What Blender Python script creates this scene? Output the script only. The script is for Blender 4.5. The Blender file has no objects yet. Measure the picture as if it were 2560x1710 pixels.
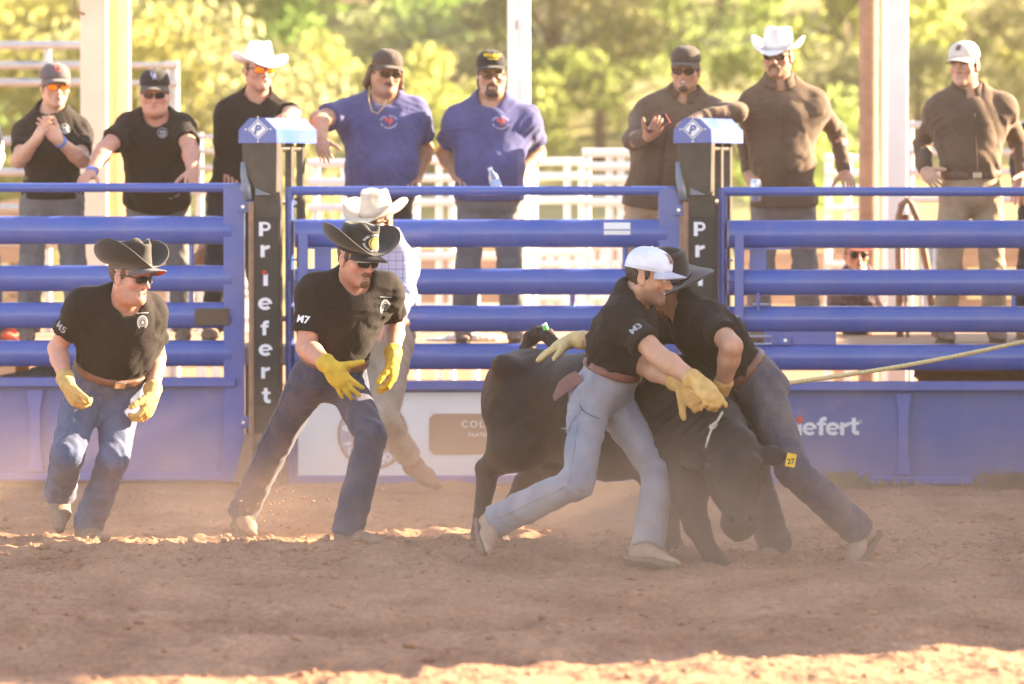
import bpy, bmesh, math, random
import numpy as np
from mathutils import Vector, Matrix
from mathutils.bvhtree import BVHTree

SC = bpy.context.scene
COL = SC.collection
rad = math.radians

# ---------------------------------------------------------------- camera
FPX, IW, IH = 12000.0, 2560.0, 1710.0        # focal length in photo pixels, photo size
CAMH = 1.75
PITCH = math.atan((IH / 2 - 430.0) / FPX)
cam_d = bpy.data.cameras.new('camera')
cam = bpy.data.objects.new('camera', cam_d)
COL.objects.link(cam)
cam.location = (0, 0, CAMH)
cam.rotation_euler = (math.pi / 2 - PITCH, 0, 0)
cam_d.sensor_width = 36
cam_d.lens = 36 * FPX / IW
cam_d.clip_start, cam_d.clip_end = 0.5, 3000
cam_d.dof.use_dof = True
cam_d.dof.focus_distance = 22.6
cam_d.dof.aperture_fstop = 2.7
SC.camera = cam

# ---------------------------------------------------------------- sky, sun, exposure
SUN_EL, SUN_AZ = 21.0, 71.0                  # low sun behind the arena, to the right
world = bpy.data.worlds.new('World')
SC.world = world
world.use_nodes = True
wn = world.node_tree
sky = wn.nodes.new('ShaderNodeTexSky')
sky.sky_type = 'NISHITA'
sky.sun_disc = False
sky.sun_elevation, sky.sun_rotation = rad(SUN_EL), rad(SUN_AZ)
sky.altitude = 1800
sky.dust_density = 2.0
wn.links.new(sky.outputs[0], wn.nodes['Background'].inputs[0])
wn.nodes['Background'].inputs[1].default_value = 0.085
sun_d = bpy.data.lights.new('sun', 'SUN')
sun_d.energy, sun_d.angle, sun_d.color = 5.0, rad(0.6), (1.0, 0.86, 0.66)
sun = bpy.data.objects.new('sun', sun_d)
COL.objects.link(sun)
SUNV = Vector((math.sin(rad(SUN_AZ)) * math.cos(rad(SUN_EL)), math.cos(rad(SUN_AZ)) * math.cos(rad(SUN_EL)), math.sin(rad(SUN_EL))))
sun.rotation_euler = SUNV.to_track_quat('Z', 'Y').to_euler()
sun.location = (20, 40, 30)
SC.view_settings.view_transform = 'Standard'
SC.view_settings.look = 'None'
SC.view_settings.gamma = 1
SC.view_settings.exposure = 3.0
SC.view_settings.use_white_balance = True
SC.view_settings.white_balance_temperature = 7600
SC.view_settings.white_balance_tint = 11
SC.cycles.use_denoising = True
SC.cycles.max_bounces = 8
SC.cycles.diffuse_bounces = 3
SC.cycles.glossy_bounces = 3
SC.cycles.transmission_bounces = 4
SC.cycles.transparent_max_bounces = 8
SC.cycles.volume_bounces = 1
SC.cycles.caustics_reflective = False
SC.cycles.caustics_refractive = False
SC.cycles.sample_clamp_indirect = 8

# ---------------------------------------------------------------- photo pixel + distance -> place
_c, _s = math.cos(PITCH), math.sin(PITCH)
def ray(px, py):
    dx, dy = (px - IW / 2) / FPX, (IH / 2 - py) / FPX
    return np.array([dx, _c + dy * _s, -_s + dy * _c])
CAMP = np.array([0, 0, CAMH])
def P(px, py, Y):
    d = ray(px, py)
    return CAMP + d * (Y / d[1])
def G(px, py, z=0.0):
    d = ray(px, py)
    return CAMP + d * ((z - CAMH) / d[2])
def ZY(py, Y):
    return P(1280, py, Y)[2]
def XY(px, Y):
    return P(px, 855, Y)[0]
def solve(par, px, py, L, sgn):
    d = ray(px, py)
    d = d / np.linalg.norm(d)
    w = CAMP - par
    b, c = d @ w, w @ w - L * L
    q = b * b - c
    t = -b + (sgn * math.sqrt(q) if q > 0 else 0)
    return CAMP + d * t
def nrm(v):
    v = np.asarray(v, float)
    return v / (np.linalg.norm(v) + 1e-12)

# ---------------------------------------------------------------- materials
MATS = {}
def mat(name, col, rough=0.6, var=0.12, scale=18.0, bump=0.0, bscale=120.0, metal=0.0, spec=0.5, col2=None, sss=0.0,
        sheen=0.0, attr=None, trans=0.0, stretch=(1, 1, 1), coat=0.0, det=4, ridge=0.0, rscale=13.0, dust=0.0, dscale=3.0, dcol=(0.42, 0.27, 0.19), speck=0.0):
    if name in MATS:
        return MATS[name]
    m = bpy.data.materials.new(name)
    m.use_nodes = True
    nt = m.node_tree
    N, Lk = nt.nodes, nt.links
    b = N['Principled BSDF']
    b.inputs['Roughness'].default_value = rough
    b.inputs['Metallic'].default_value = metal
    b.inputs['Specular IOR Level'].default_value = spec
    tc = N.new('ShaderNodeTexCoord')
    mp = N.new('ShaderNodeMapping')
    mp.inputs['Scale'].default_value = stretch
    Lk.new(tc.outputs['Object'], mp.inputs[0])
    no = N.new('ShaderNodeTexNoise')
    no.inputs['Scale'].default_value = scale
    no.inputs['Detail'].default_value = det
    no.inputs['Roughness'].default_value = 0.6
    Lk.new(mp.outputs[0], no.inputs['Vector'])
    rp = N.new('ShaderNodeMapRange')
    rp.inputs[1].default_value, rp.inputs[2].default_value = 0.3, 0.7
    Lk.new(no.outputs[0], rp.inputs[0])
    mx = N.new('ShaderNodeMix')
    mx.data_type = 'RGBA'
    c = np.array(col, float)
    c2 = np.array(col2, float) if col2 is not None else c * (1 + var)
    c1 = c if col2 is not None else c * (1 - var)
    mx.inputs[6].default_value = (*c1, 1)
    mx.inputs[7].default_value = (*np.clip(c2, 0, 1), 1)
    Lk.new(rp.outputs[0], mx.inputs[0])
    out = mx.outputs[2]
    if attr:
        at = N.new('ShaderNodeAttribute')
        at.attribute_name = attr
        ml = N.new('ShaderNodeMix')
        ml.data_type, ml.blend_type = 'RGBA', 'MULTIPLY'
        ml.inputs[0].default_value = 1
        Lk.new(out, ml.inputs[6])
        Lk.new(at.outputs['Color'], ml.inputs[7])
        out = ml.outputs[2]
    if dust:                                    # dirt lying in patches
        n4 = N.new('ShaderNodeTexNoise')
        n4.inputs['Scale'].default_value = dscale
        n4.inputs['Detail'].default_value = 9
        n4.inputs['Roughness'].default_value = 0.7
        Lk.new(tc.outputs['Object'], n4.inputs['Vector'])
        r4_ = N.new('ShaderNodeMapRange')
        r4_.inputs[1].default_value, r4_.inputs[2].default_value, r4_.inputs[4].default_value = 0.42, 0.72, dust
        Lk.new(n4.outputs[0], r4_.inputs[0])
        m4 = N.new('ShaderNodeMix')
        m4.data_type = 'RGBA'
        m4.inputs[7].default_value = (*dcol, 1)
        Lk.new(r4_.outputs[0], m4.inputs[0])
        Lk.new(out, m4.inputs[6])
        out = m4.outputs[2]
    if speck:                                   # fine grains and small stones
        n5 = N.new('ShaderNodeTexNoise')
        n5.inputs['Scale'].default_value = 38
        n5.inputs['Detail'].default_value = 5
        n5.inputs['Roughness'].default_value = 0.75
        Lk.new(mp.outputs[0], n5.inputs['Vector'])
        r5_ = N.new('ShaderNodeMapRange')
        r5_.inputs[1].default_value, r5_.inputs[2].default_value, r5_.inputs[3].default_value, r5_.inputs[4].default_value = 0.30, 0.70, 1 - speck, 1 + speck
        Lk.new(n5.outputs[0], r5_.inputs[0])
        m5 = N.new('ShaderNodeMix')
        m5.data_type, m5.blend_type = 'RGBA', 'MULTIPLY'
        m5.inputs[0].default_value = 1
        Lk.new(out, m5.inputs[6])
        Lk.new(r5_.outputs[0], m5.inputs[7])
        out = m5.outputs[2]
    Lk.new(out, b.inputs['Base Color'])
    if bump:
        n2 = N.new('ShaderNodeTexNoise')
        n2.inputs['Scale'].default_value = bscale
        n2.inputs['Detail'].default_value = 3
        Lk.new(mp.outputs[0], n2.inputs['Vector'])
        bp = N.new('ShaderNodeBump')
        bp.inputs['Strength'].default_value = bump
        bp.inputs['Distance'].default_value = 0.01
        Lk.new(n2.outputs[0], bp.inputs['Height'])
        if ridge:                               # sharp little creases
            n3 = N.new('ShaderNodeTexNoise')
            n3.noise_type = 'RIDGED_MULTIFRACTAL'
            n3.inputs['Scale'].default_value = rscale
            n3.inputs['Detail'].default_value = 2.5
            n3.inputs['Distortion'].default_value = 0.7
            Lk.new(tc.outputs['Object'], n3.inputs['Vector'])
            b2 = N.new('ShaderNodeBump')
            b2.inputs['Strength'].default_value = ridge
            b2.inputs['Distance'].default_value = 0.012
            Lk.new(n3.outputs[0], b2.inputs['Height'])
            Lk.new(bp.outputs[0], b2.inputs['Normal'])
            bp = b2
        Lk.new(bp.outputs[0], b.inputs['Normal'])
    if sss:
        b.inputs['Subsurface Weight'].default_value = sss
        b.inputs['Subsurface Radius'].default_value = (0.012, 0.004, 0.002)
        b.inputs['Subsurface Scale'].default_value = 1.0
    if sheen:
        b.inputs['Sheen Weight'].default_value = sheen
        b.inputs['Sheen Roughness'].default_value = 0.5
    if coat:
        b.inputs['Coat Weight'].default_value = coat
        b.inputs['Coat Roughness'].default_value = 0.15
    if trans:
        b.inputs['Transmission Weight'].default_value = trans
    MATS[name] = m
    return m

# ---------------------------------------------------------------- objects
BASE = {}
def link(o, parent=None):
    COL.objects.link(o)
    if parent is not None:
        o.parent = parent
    return o
def tag(o, label=None, cat=None, group=None, kind=None):
    if label: o['label'] = label
    if cat: o['category'] = cat
    if group: o['group'] = group
    if kind: o['kind'] = kind
    return o
def empty(name, base, label=None, cat=None, group=None, kind=None):
    o = bpy.data.objects.new(name, None)
    o.empty_display_size = 0.1
    o.location = base
    COL.objects.link(o)
    BASE[o.name] = np.array(base, float)
    return tag(o, label, cat, group, kind)
def obj(name, V, F, m, parent=None, base=None, smooth=True, tint=None):
    """world-space vertices -> one mesh object (relative to its thing's base)"""
    V = np.asarray(V, float).reshape(-1, 3)
    if parent is not None:
        b = BASE[parent.name]
    else:
        b = np.array(base, float) if base is not None else np.zeros(3)
    me = bpy.data.meshes.new(name)
    if isinstance(F, np.ndarray):
        n, k = F.shape
        me.vertices.add(len(V))
        me.vertices.foreach_set('co', (V - b).astype(np.float32).ravel())
        me.loops.add(n * k)
        me.loops.foreach_set('vertex_index', F.astype(np.int32).ravel())
        me.polygons.add(n)
        me.polygons.foreach_set('loop_start', np.arange(0, n * k, k, dtype=np.int32))
        me.update(calc_edges=True)
    else:
        me.from_pydata([tuple(v) for v in (V - b)], [], [tuple(f) for f in F])
        me.update()
    me.validate()
    if smooth:
        me.shade_smooth()
    if tint is not None:
        a = me.color_attributes.new('tint', 'FLOAT_COLOR', 'POINT')
        t4 = np.ones((len(V), 4), np.float32)
        t4[:, :3] = tint
        a.data.foreach_set('color', t4.ravel())
    if m is not None:
        me.materials.append(m)
    o = bpy.data.objects.new(name, me)
    if parent is None:
        o.location = b
    link(o, parent)
    BASE[o.name] = b
    return o

class MB:
    """collects simple shapes into one mesh"""
    def __init__(s):
        s.V, s.F = [], []
    def add(s, V, F):
        n = len(s.V)
        s.V += [np.asarray(v, float) for v in V]
        s.F += [tuple(i + n for i in f) for f in F]
        return s
    def box(s, c, size, R=None, bev=0.0):
        h = np.array(size, float) / 2
        R = np.eye(3) if R is None else R
        if bev <= 0:
            V = [np.array(c) + R @ (h * np.array(q)) for q in
                 [(-1,-1,-1),(1,-1,-1),(1,1,-1),(-1,1,-1),(-1,-1,1),(1,-1,1),(1,1,1),(-1,1,1)]]
            return s.add(V, [(3,2,1,0),(4,5,6,7),(0,1,5,4),(1,2,6,5),(2,3,7,6),(3,0,4,7)])
        b = min(bev, *(h * 0.9))
        bm = bmesh.new()
        bmesh.ops.create_cube(bm, size=1)
        for v in bm.verts:
            v.co = Vector(np.array(v.co) * 2 * h)
        bmesh.ops.bevel(bm, geom=bm.edges[:], offset=b, segments=2, affect='EDGES', profile=0.5)
        bm.verts.index_update()
        V = [np.array(c) + R @ np.array(v.co) for v in bm.verts]
        F = [tuple(v.index for v in f.verts) for f in bm.faces]
        bm.free()
        return s.add(V, F)
    def tube(s, pts, r, n=10, cap=True, sy=1.0, up=(0, 0, 1)):
        pts = [np.asarray(p, float) for p in pts]
        rr = r if hasattr(r, '__len__') else [r] * len(pts)
        n0 = len(s.V)
        up = np.array(up, float)
        for i, p in enumerate(pts):
            t = nrm(pts[min(i + 1, len(pts) - 1)] - pts[max(i - 1, 0)])
            a = np.cross(t, up)
            if np.linalg.norm(a) < 1e-3:
                a = np.cross(t, (1, 0, 0))
            a = nrm(a)
            b = np.cross(a, t)
            for k in range(n):
                w = 2 * math.pi * k / n
                s.V.append(p + rr[i] * (math.cos(w) * a + math.sin(w) * b * sy))
        for i in range(len(pts) - 1):
            for k in range(n):
                k2 = (k + 1) % n
                s.F.append((n0 + i * n + k, n0 + i * n + k2, n0 + (i + 1) * n + k2, n0 + (i + 1) * n + k))
        if cap:
            s.F.append(tuple(n0 + k for k in range(n))[::-1])
            s.F.append(tuple(n0 + (len(pts) - 1) * n + k for k in range(n)))
        return s
    def prism(s, poly, d):
        """closed 3-D polygon extruded by vector d"""
        n = len(poly)
        V = [np.array(p, float) for p in poly] + [np.array(p, float) + np.array(d, float) for p in poly]
        F = [tuple(range(n))[::-1], tuple(range(n, 2 * n))] + [(i, (i + 1) % n, n + (i + 1) % n, n + i) for i in range(n)]
        return s.add(V, F)
    def grid(s, fn, nu, nv, closed_u=False):
        n0 = len(s.V)
        for j in range(nv + 1):
            for i in range(nu if closed_u else nu + 1):
                s.V.append(np.array(fn(i / nu, j / nv), float))
        w = nu if closed_u else nu + 1
        for j in range(nv):
            for i in range(nu):
                i2 = (i + 1) % w if closed_u else i + 1
                s.F.append((n0 + j * w + i, n0 + j * w + i2, n0 + (j + 1) * w + i2, n0 + (j + 1) * w + i))
        return s
    def build(s, name, m, parent=None, base=None, smooth=False, solid=0.0, angle=None):
        o = obj(name, np.array(s.V), s.F, m, parent, base, smooth)
        if smooth and angle:
            o.data.set_sharp_from_angle(angle=rad(angle))
        if solid:
            md = o.modifiers.new('solid', 'SOLIDIFY')
            md.thickness = solid
            md.offset = 0
        return o
def fix_normals(o):
    bm = bmesh.new()
    bm.from_mesh(o.data)
    bmesh.ops.recalc_face_normals(bm, faces=bm.faces)
    bm.to_mesh(o.data)
    bm.free()
    return o

_TX = {}
def text2d(txt, bold=0.0, spacing=1.0):
    key = (txt, bold, spacing)
    if key in _TX:
        return _TX[key]
    cu = bpy.data.curves.new('t', 'FONT')
    cu.body = txt
    cu.size = 1
    cu.offset = bold
    cu.space_character = spacing
    cu.resolution_u = 4
    cu.align_x = 'CENTER'
    o = bpy.data.objects.new('t', cu)
    COL.objects.link(o)
    dg = bpy.context.evaluated_depsgraph_get()
    dg.update()
    me = o.evaluated_get(dg).to_mesh()
    V = np.array([v.co[:2] for v in me.vertices])
    F = [tuple(p.vertices) for p in me.polygons]
    o.evaluated_get(dg).to_mesh_clear()
    bpy.data.objects.remove(o)
    bpy.data.curves.remove(cu)
    if len(V):
        lo, hi = V.min(0), V.max(0)
        V = V - (lo + hi) / 2
    _TX[key] = (V, F)
    return V, F
def _strip(cx, cy, r0, r1, a0, a1, n=14, sx=1.0):
    V, F = [], []
    for i in range(n + 1):
        a = rad(a0 + (a1 - a0) * i / n)
        for r in (r0, r1):
            V.append((cx + r * math.cos(a) * sx, cy + r * math.sin(a)))
    for i in range(n):
        k = 2 * i
        F.append((k, k + 1, k + 3, k + 2) if a1 > a0 else (k, k + 2, k + 3, k + 1))
    return np.array(V), F
def _rect(x0, y0, x1, y1):
    return np.array([(x0, y0), (x1, y0), (x1, y1), (x0, y1)], float), [(0, 1, 2, 3)]
def fat(ch):
    """heavy sans letters, x-height 1, drawn as strokes"""
    if ch == 'P':
        q = [_rect(0, 0, .36, 1.38), _rect(.36, 1.14, .62, 1.38), _rect(.36, .50, .62, .74), _strip(.62, .94, .20, .44, -90, 90)]
    elif ch == 'r':
        q = [_rect(0, 0, .32, 1.0), _strip(.62, .62, .10, .38, 90, 178, 8), _rect(.62, .72, .72, 1.0)]
    elif ch == 'i':
        q = [_rect(0, 0, .34, .88), (np.array([(0, .88), (.17, .80), (.34, .88), (.34, 1.0), (0, 1.0)]), [(0, 1, 4), (1, 2, 3)])]
    elif ch == 'e':
        q = [_strip(.5, .5, .24, .5, 0, 318, 26, 1.06), _rect(.245, .42, .76, .58)]
        q[0][0][0][0] = .755
    elif ch == 'f':
        q = [_rect(.10, 0, .42, .98), _strip(.50, .98, .08, .40, 90, 180, 8), _rect(.50, 1.08, .66, 1.38), _rect(-.06, .74, .10, .96), _rect(.42, .74, .64, .96)]
    elif ch == 't':
        q = [_rect(.10, .34, .42, 1.3), _strip(.48, .34, .06, .38, 180, 270, 8), _rect(.48, -.04, .66, .28), _rect(-.06, .76, .10, .98), _rect(.42, .76, .64, .98)]
    V, F = shape2d(*[(v, f, 0, 0, 1) for v, f in q])
    lo, hi = V.min(0), V.max(0)
    return V - (lo + hi) / 2, F
def arc_text(txt, R, a0, size, bold=0.02, inside=False, step=1.0):
    """letters set round a circle; a0 = mid angle in degrees (90 = top)"""
    V, F = [], []
    n = len(txt)
    da = size * 0.78 * step / R
    for i, ch in enumerate(txt):
        if ch == ' ':
            continue
        k = i - (n - 1) / 2
        a = rad(a0) + (k * da if inside else -k * da)
        v, f = text2d(ch, bold)
        rot = a + math.pi / 2 if inside else a - math.pi / 2
        c, s_ = math.cos(rot), math.sin(rot)
        q = v * size
        q = np.stack([q[:, 0] * c - q[:, 1] * s_ + R * math.cos(a), q[:, 0] * s_ + q[:, 1] * c + R * math.sin(a)], 1)
        n0 = len(V)
        V += list(q)
        F += [tuple(x + n0 for x in ff) for ff in f]
    return np.array(V), F
def disc2d(r, n=28, rings=5, sx=1.0, r0=0.0):
    V, F = [], []
    for j in range(rings + 1):
        q = r0 + (r - r0) * j / rings
        for i in range(n):
            a = 2 * math.pi * i / n
            V.append((q * math.cos(a) * sx, q * math.sin(a)))
    for j in range(rings):
        for i in range(n):
            F.append((j * n + i, (j + 1) * n + i, (j + 1) * n + (i + 1) % n, j * n + (i + 1) % n))
    return np.array(V), F
def shape2d(*parts):
    V, F = [], []
    for v, f, ox, oy, sz in parts:
        n0 = len(V)
        V += [(p[0] * sz + ox, p[1] * sz + oy) for p in v]
        F += [tuple(i + n0 for i in ff) for ff in f]
    return np.array(V), F
def bvh_of(o):
    me = o.data
    b = BASE[o.name]
    return BVHTree.FromPolygons([Vector(np.array(v.co) + b) for v in me.vertices], [tuple(p.vertices) for p in me.polygons])
def decal(name, vf, org, u, v, m, parent, bvh=None, off=0.003, reach=0.25):
    """flat print laid on a surface: 2-D shape placed at org (axes u, v) and pressed along -n onto bvh"""
    V2, F = vf
    if bvh is not None:                      # fine enough to follow the curve
        bm = bmesh.new()
        vs = [bm.verts.new((q[0], q[1], 0)) for q in V2]
        for ff in F:
            try:
                bm.faces.new([vs[i] for i in ff])
            except ValueError:
                pass
        for _ in range(3):
            bmesh.ops.triangulate(bm, faces=bm.faces[:])
            le = [e for e in bm.edges if e.calc_length() > 0.009]
            if not le:
                break
            bmesh.ops.subdivide_edges(bm, edges=le, cuts=1)
        bm.verts.index_update()
        V2 = [(q.co.x, q.co.y) for q in bm.verts]
        F = [tuple(q.index for q in ff.verts) for ff in bm.faces]
        bm.free()
    u, v = nrm(u), np.asarray(v, float)
    v = nrm(v - u * (u @ v))
    n = np.cross(u, v)
    V = []
    for q in V2:
        p = np.asarray(org) + u * q[0] + v * q[1]
        if bvh is not None:
            hit = bvh.ray_cast(Vector(p + n * reach), Vector(-n), reach * 2)
            if hit[0] is not None:
                p = np.array(hit[0]) + n * off
        else:
            p = p + n * off
        V.append(p)
    return obj(name, V, F, m, parent, smooth=False)

# ---------------------------------------------------------------- implicit surfaces (smoothly joined bodies)
class RC:
    """round cone from a to b, optionally flattened along n; cut = plane (point, normal) keeping the -normal side"""
    def __init__(s, a, b, ra, rb, n=None, flat=1.0, cut=None):
        s.a, s.b, s.ra, s.rb = np.asarray(a, float), np.asarray(b, float), ra, rb
        s.n, s.flat, s.cut = (None if n is None else nrm(n)), flat, cut
    def bb(s):
        r = max(s.ra, s.rb)
        return np.minimum(s.a, s.b) - r, np.maximum(s.a, s.b) + r
    def ev(s, x, y, z):
        ab = s.b - s.a
        vx, vy, vz = x - s.a[0], y - s.a[1], z - s.a[2]
        if s.n is not None:
            c = (vx * s.n[0] + vy * s.n[1] + vz * s.n[2]) * (1 / s.flat - 1)
            vx, vy, vz = vx + c * s.n[0], vy + c * s.n[1], vz + c * s.n[2]
        L2 = ab @ ab + 1e-12
        t = np.clip((vx * ab[0] + vy * ab[1] + vz * ab[2]) / L2, 0, 1)
        d = np.sqrt((vx - t * ab[0]) ** 2 + (vy - t * ab[1]) ** 2 + (vz - t * ab[2]) ** 2) - (s.ra + (s.rb - s.ra) * t)
        if s.n is not None:
            d = d * (0.5 + 0.5 * s.flat)
        if s.cut is not None:
            q, m = s.cut
            d = np.maximum(d, (x - q[0]) * m[0] + (y - q[1]) * m[1] + (z - q[2]) * m[2])
        return d
class EL:
    """ellipsoid, R columns = axes"""
    def __init__(s, c, R, r):
        s.c, s.R, s.r = np.asarray(c, float), np.asarray(R, float), np.asarray(r, float)
    def bb(s):
        e = np.abs(s.R) @ s.r
        return s.c - e, s.c + e
    def ev(s, x, y, z):
        vx, vy, vz = x - s.c[0], y - s.c[1], z - s.c[2]
        k0 = k1 = 0
        for i in range(3):
            q = (vx * s.R[0, i] + vy * s.R[1, i] + vz * s.R[2, i]) / s.r[i]
            k0 = k0 + q * q
            k1 = k1 + (q / s.r[i]) ** 2
        k0 = np.sqrt(k0)
        return k0 * (k0 - 1) / np.maximum(np.sqrt(k1), 1e-6)
class BX:
    """rounded box"""
    def __init__(s, c, R, h, r=0.01):
        s.c, s.R, s.h, s.r = np.asarray(c, float), np.asarray(R, float), np.asarray(h, float), r
    def bb(s):
        e = np.abs(s.R) @ s.h
        return s.c - e, s.c + e
    def ev(s, x, y, z):
        vx, vy, vz = x - s.c[0], y - s.c[1], z - s.c[2]
        o, m = 0, None
        for i in range(3):
            q = np.abs(vx * s.R[0, i] + vy * s.R[1, i] + vz * s.R[2, i]) - (s.h[i] - s.r)
            o = o + np.maximum(q, 0) ** 2
            m = q if m is None else np.maximum(m, q)
        return np.sqrt(o) + np.minimum(m, 0) - s.r
class Field:
    def __init__(s, lo, hi, h):
        s.h = h
        s.lo = np.asarray(lo, float) - 3 * h
        n = np.ceil((np.asarray(hi, float) + 3 * h - s.lo) / h).astype(int) + 1
        s.n = n
        ax = [(s.lo[i] + h * np.arange(n[i])).astype(np.float32) for i in range(3)]
        s.X, s.Y, s.Z = ax[0][:, None, None], ax[1][None, :, None], ax[2][None, None, :]
        s.F = np.full(n, 0.3, np.float32)
    def sl(s, lo, hi, m):
        a = np.clip(np.floor((lo - m - s.lo) / s.h).astype(int), 0, s.n)
        b = np.clip(np.ceil((hi + m - s.lo) / s.h).astype(int) + 1, 0, s.n)
        return tuple(slice(i, j) for i, j in zip(a, b))
    def add(s, p, k=0.02, sub=False):
        lo, hi = p.bb()
        q = s.sl(lo, hi, k + 3 * s.h)
        if any(t.stop <= t.start for t in q):
            return s
        d = p.ev(s.X[q[0]], s.Y[:, q[1]], s.Z[:, :, q[2]]).astype(np.float32)
        f = s.F[q]
        if sub:
            hh = np.clip(0.5 - 0.5 * (f + d) / k, 0, 1)
            s.F[q] = f * (1 - hh) - d * hh + k * hh * (1 - hh)
        else:
            hh = np.clip(0.5 + 0.5 * (d - f) / k, 0, 1)
            s.F[q] = d * (1 - hh) + f * hh - k * hh * (1 - hh)
        return s
    def plane(s, q, n):
        """keep the side against n"""
        n = nrm(n)
        np.maximum(s.F, ((s.X - q[0]) * n[0] + (s.Y - q[1]) * n[1] + (s.Z - q[2]) * n[2]).astype(np.float32), out=s.F)
        return s
    def warp(s, fn, band=0.05):
        m = np.abs(s.F) < band
        I = np.argwhere(m)
        Pt = s.lo + s.h * I
        s.F[m] += fn(Pt).astype(np.float32)
        return s
    def mesh(s):
        F = s.F
        F[0] = F[-1] = 0.1
        F[:, 0] = F[:, -1] = 0.1
        F[:, :, 0] = F[:, :, -1] = 0.1
        S = F < 0
        nx, ny, nz = F.shape
        c = np.zeros((nx - 1, ny - 1, nz - 1), np.uint8)
        cor = [(a, b, d) for a in (0, 1) for b in (0, 1) for d in (0, 1)]
        for a, b, d in cor:
            c += S[a:nx - 1 + a, b:ny - 1 + b, d:nz - 1 + d]
        m = (c > 0) & (c < 8)
        I = np.argwhere(m)
        ids = np.full(m.shape, -1, np.int64)
        ids[m] = np.arange(len(I))
        pos, cnt = np.zeros((len(I), 3)), np.zeros(len(I))
        val = {q: F[I[:, 0] + q[0], I[:, 1] + q[1], I[:, 2] + q[2]] for q in cor}
        for q in cor:
            for ax in range(3):
                if q[ax]:
                    continue
                w = list(q); w[ax] = 1; w = tuple(w)
                fa, fb = val[q], val[w]
                x = (fa < 0) != (fb < 0)
                t = fa[x] / (fa[x] - fb[x])
                p = np.tile(np.array(q, float), (x.sum(), 1))
                p[:, ax] += t
                pos[x] += p
                cnt[x] += 1
        V = s.lo + s.h * (I + pos / np.maximum(cnt, 1)[:, None])
        Q = []
        for ax in range(3):
            o1, o2 = (ax + 1) % 3, (ax + 2) % 3
            A = np.moveaxis(S, (ax, o1, o2), (0, 1, 2))
            D = np.moveaxis(ids, (ax, o1, o2), (0, 1, 2))
            ch = A[:-1, 1:-1, 1:-1] != A[1:, 1:-1, 1:-1]
            E = np.argwhere(ch)
            if not len(E):
                continue
            i, j, k = E[:, 0], E[:, 1] + 1, E[:, 2] + 1
            q = np.stack([D[i, j - 1, k - 1], D[i, j, k - 1], D[i, j, k], D[i, j - 1, k]], 1)
            fl = ~A[i, j, k]
            q[fl] = q[fl][:, ::-1]
            Q.append(q)
        Q = np.concatenate(Q) if Q else np.zeros((0, 4), int)
        return V, Q
def bounds(prims, pad=0.02):
    lo = np.min([p.bb()[0] for p in prims], 0) - pad
    hi = np.max([p.bb()[1] for p in prims], 0) + pad
    return lo, hi
def blob(prims, h=0.01, k=0.02, warp=None, planes=(), subs=(), pad=0.02):
    lo, hi = bounds([p for p in prims], pad)
    f = Field(lo, hi, h)
    for p in prims:
        f.add(p, k)
    if warp:
        f.warp(warp)
    for p, kk in subs:
        f.add(p, kk, True)
    for q, n in planes:
        f.plane(q, n)
    return f.mesh()
def join_meshes(ms):
    V, F, n = [], [], 0
    for v, f in ms:
        V.append(v)
        F.append(np.asarray(f) + n)
        n += len(v)
    return np.concatenate(V), np.concatenate(F)
def fold_fn(seed, amp=0.006, freq=6.0, axis=(0, 0, 1), stretch=0.45):
    """cloth folds: warped waves, drawn out along axis"""
    rs = np.random.RandomState(seed)
    ax = nrm(axis)
    D = []
    for i in range(6):
        d = nrm(rs.normal(size=3))
        d = nrm(d - ax * (d @ ax) * (1 - stretch))
        D.append((d, nrm(rs.normal(size=3)), freq * (0.7 + 0.35 * i), rs.rand() * 6.28, rs.rand() * 6.28))
    def fn(Pt):
        o = np.zeros(len(Pt))
        for i, (d, e, f, a, b) in enumerate(D):
            o += (1 / (1 + 0.5 * i)) * np.sin(2 * math.pi * f * (Pt @ d) + 1.8 * np.sin(2 * math.pi * f * 0.5 * (Pt @ e) + b) + a)
        o = o / 2.2
        return amp * (1 - 2 * np.sqrt(np.abs(o) + 0.02)) * 0.7
    return fn
# ================================================================ SETTING
_VN = {}
def vnoise(x, y, sc, seed):
    """smooth lattice noise 0..1"""
    if seed not in _VN:
        _VN[seed] = np.random.RandomState(seed).rand(256, 256)
    T = _VN[seed]
    u, v = x * sc, y * sc
    i, j = np.floor(u).astype(int), np.floor(v).astype(int)
    a, b = u - i, v - j
    a, b = a * a * (3 - 2 * a), b * b * (3 - 2 * b)
    g = lambda p, q: T[p % 256, q % 256]
    return (g(i, j) * (1 - a) + g(i + 1, j) * a) * (1 - b) + (g(i, j + 1) * (1 - a) + g(i + 1, j + 1) * a) * b

def ground_z(x, y):
    z = 0.030 * (vnoise(x, y, 0.9, 1) - 0.5) + 0.034 * (vnoise(x, y, 2.7, 2) - 0.5) + 0.026 * (vnoise(x, y, 7, 3) - 0.5)
    n = vnoise(x, y, 16, 4) - 0.5
    z += 0.020 * n + 0.012 * (vnoise(x, y, 34, 5) - 0.5)
    # churned furrows where they ran
    ch = np.exp(-((y - 21.85 + 0.2 * np.sin(x * 1.3)) / 0.42) ** 2)
    z += ch * (0.070 * np.maximum(vnoise(x * 0.7, y * 1.6, 5.5, 6) - 0.45, 0) + 0.060 * np.maximum(vnoise(x, y, 15, 7) - 0.5, 0) + 0.03 * np.maximum(vnoise(x, y, 30, 8) - 0.55, 0))
    for hx_, hy_, hr_, hd_ in HOLES:
        d = ((x - hx_) / hr_) ** 2 + ((y - hy_) / (hr_ * 1.4)) ** 2
        z = z - hd_ * np.exp(-d * d) + hd_ * .55 * np.exp(-((np.sqrt(d) - 1.45) / .35) ** 2)
    return z
_r = np.random.RandomState(8)
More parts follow.
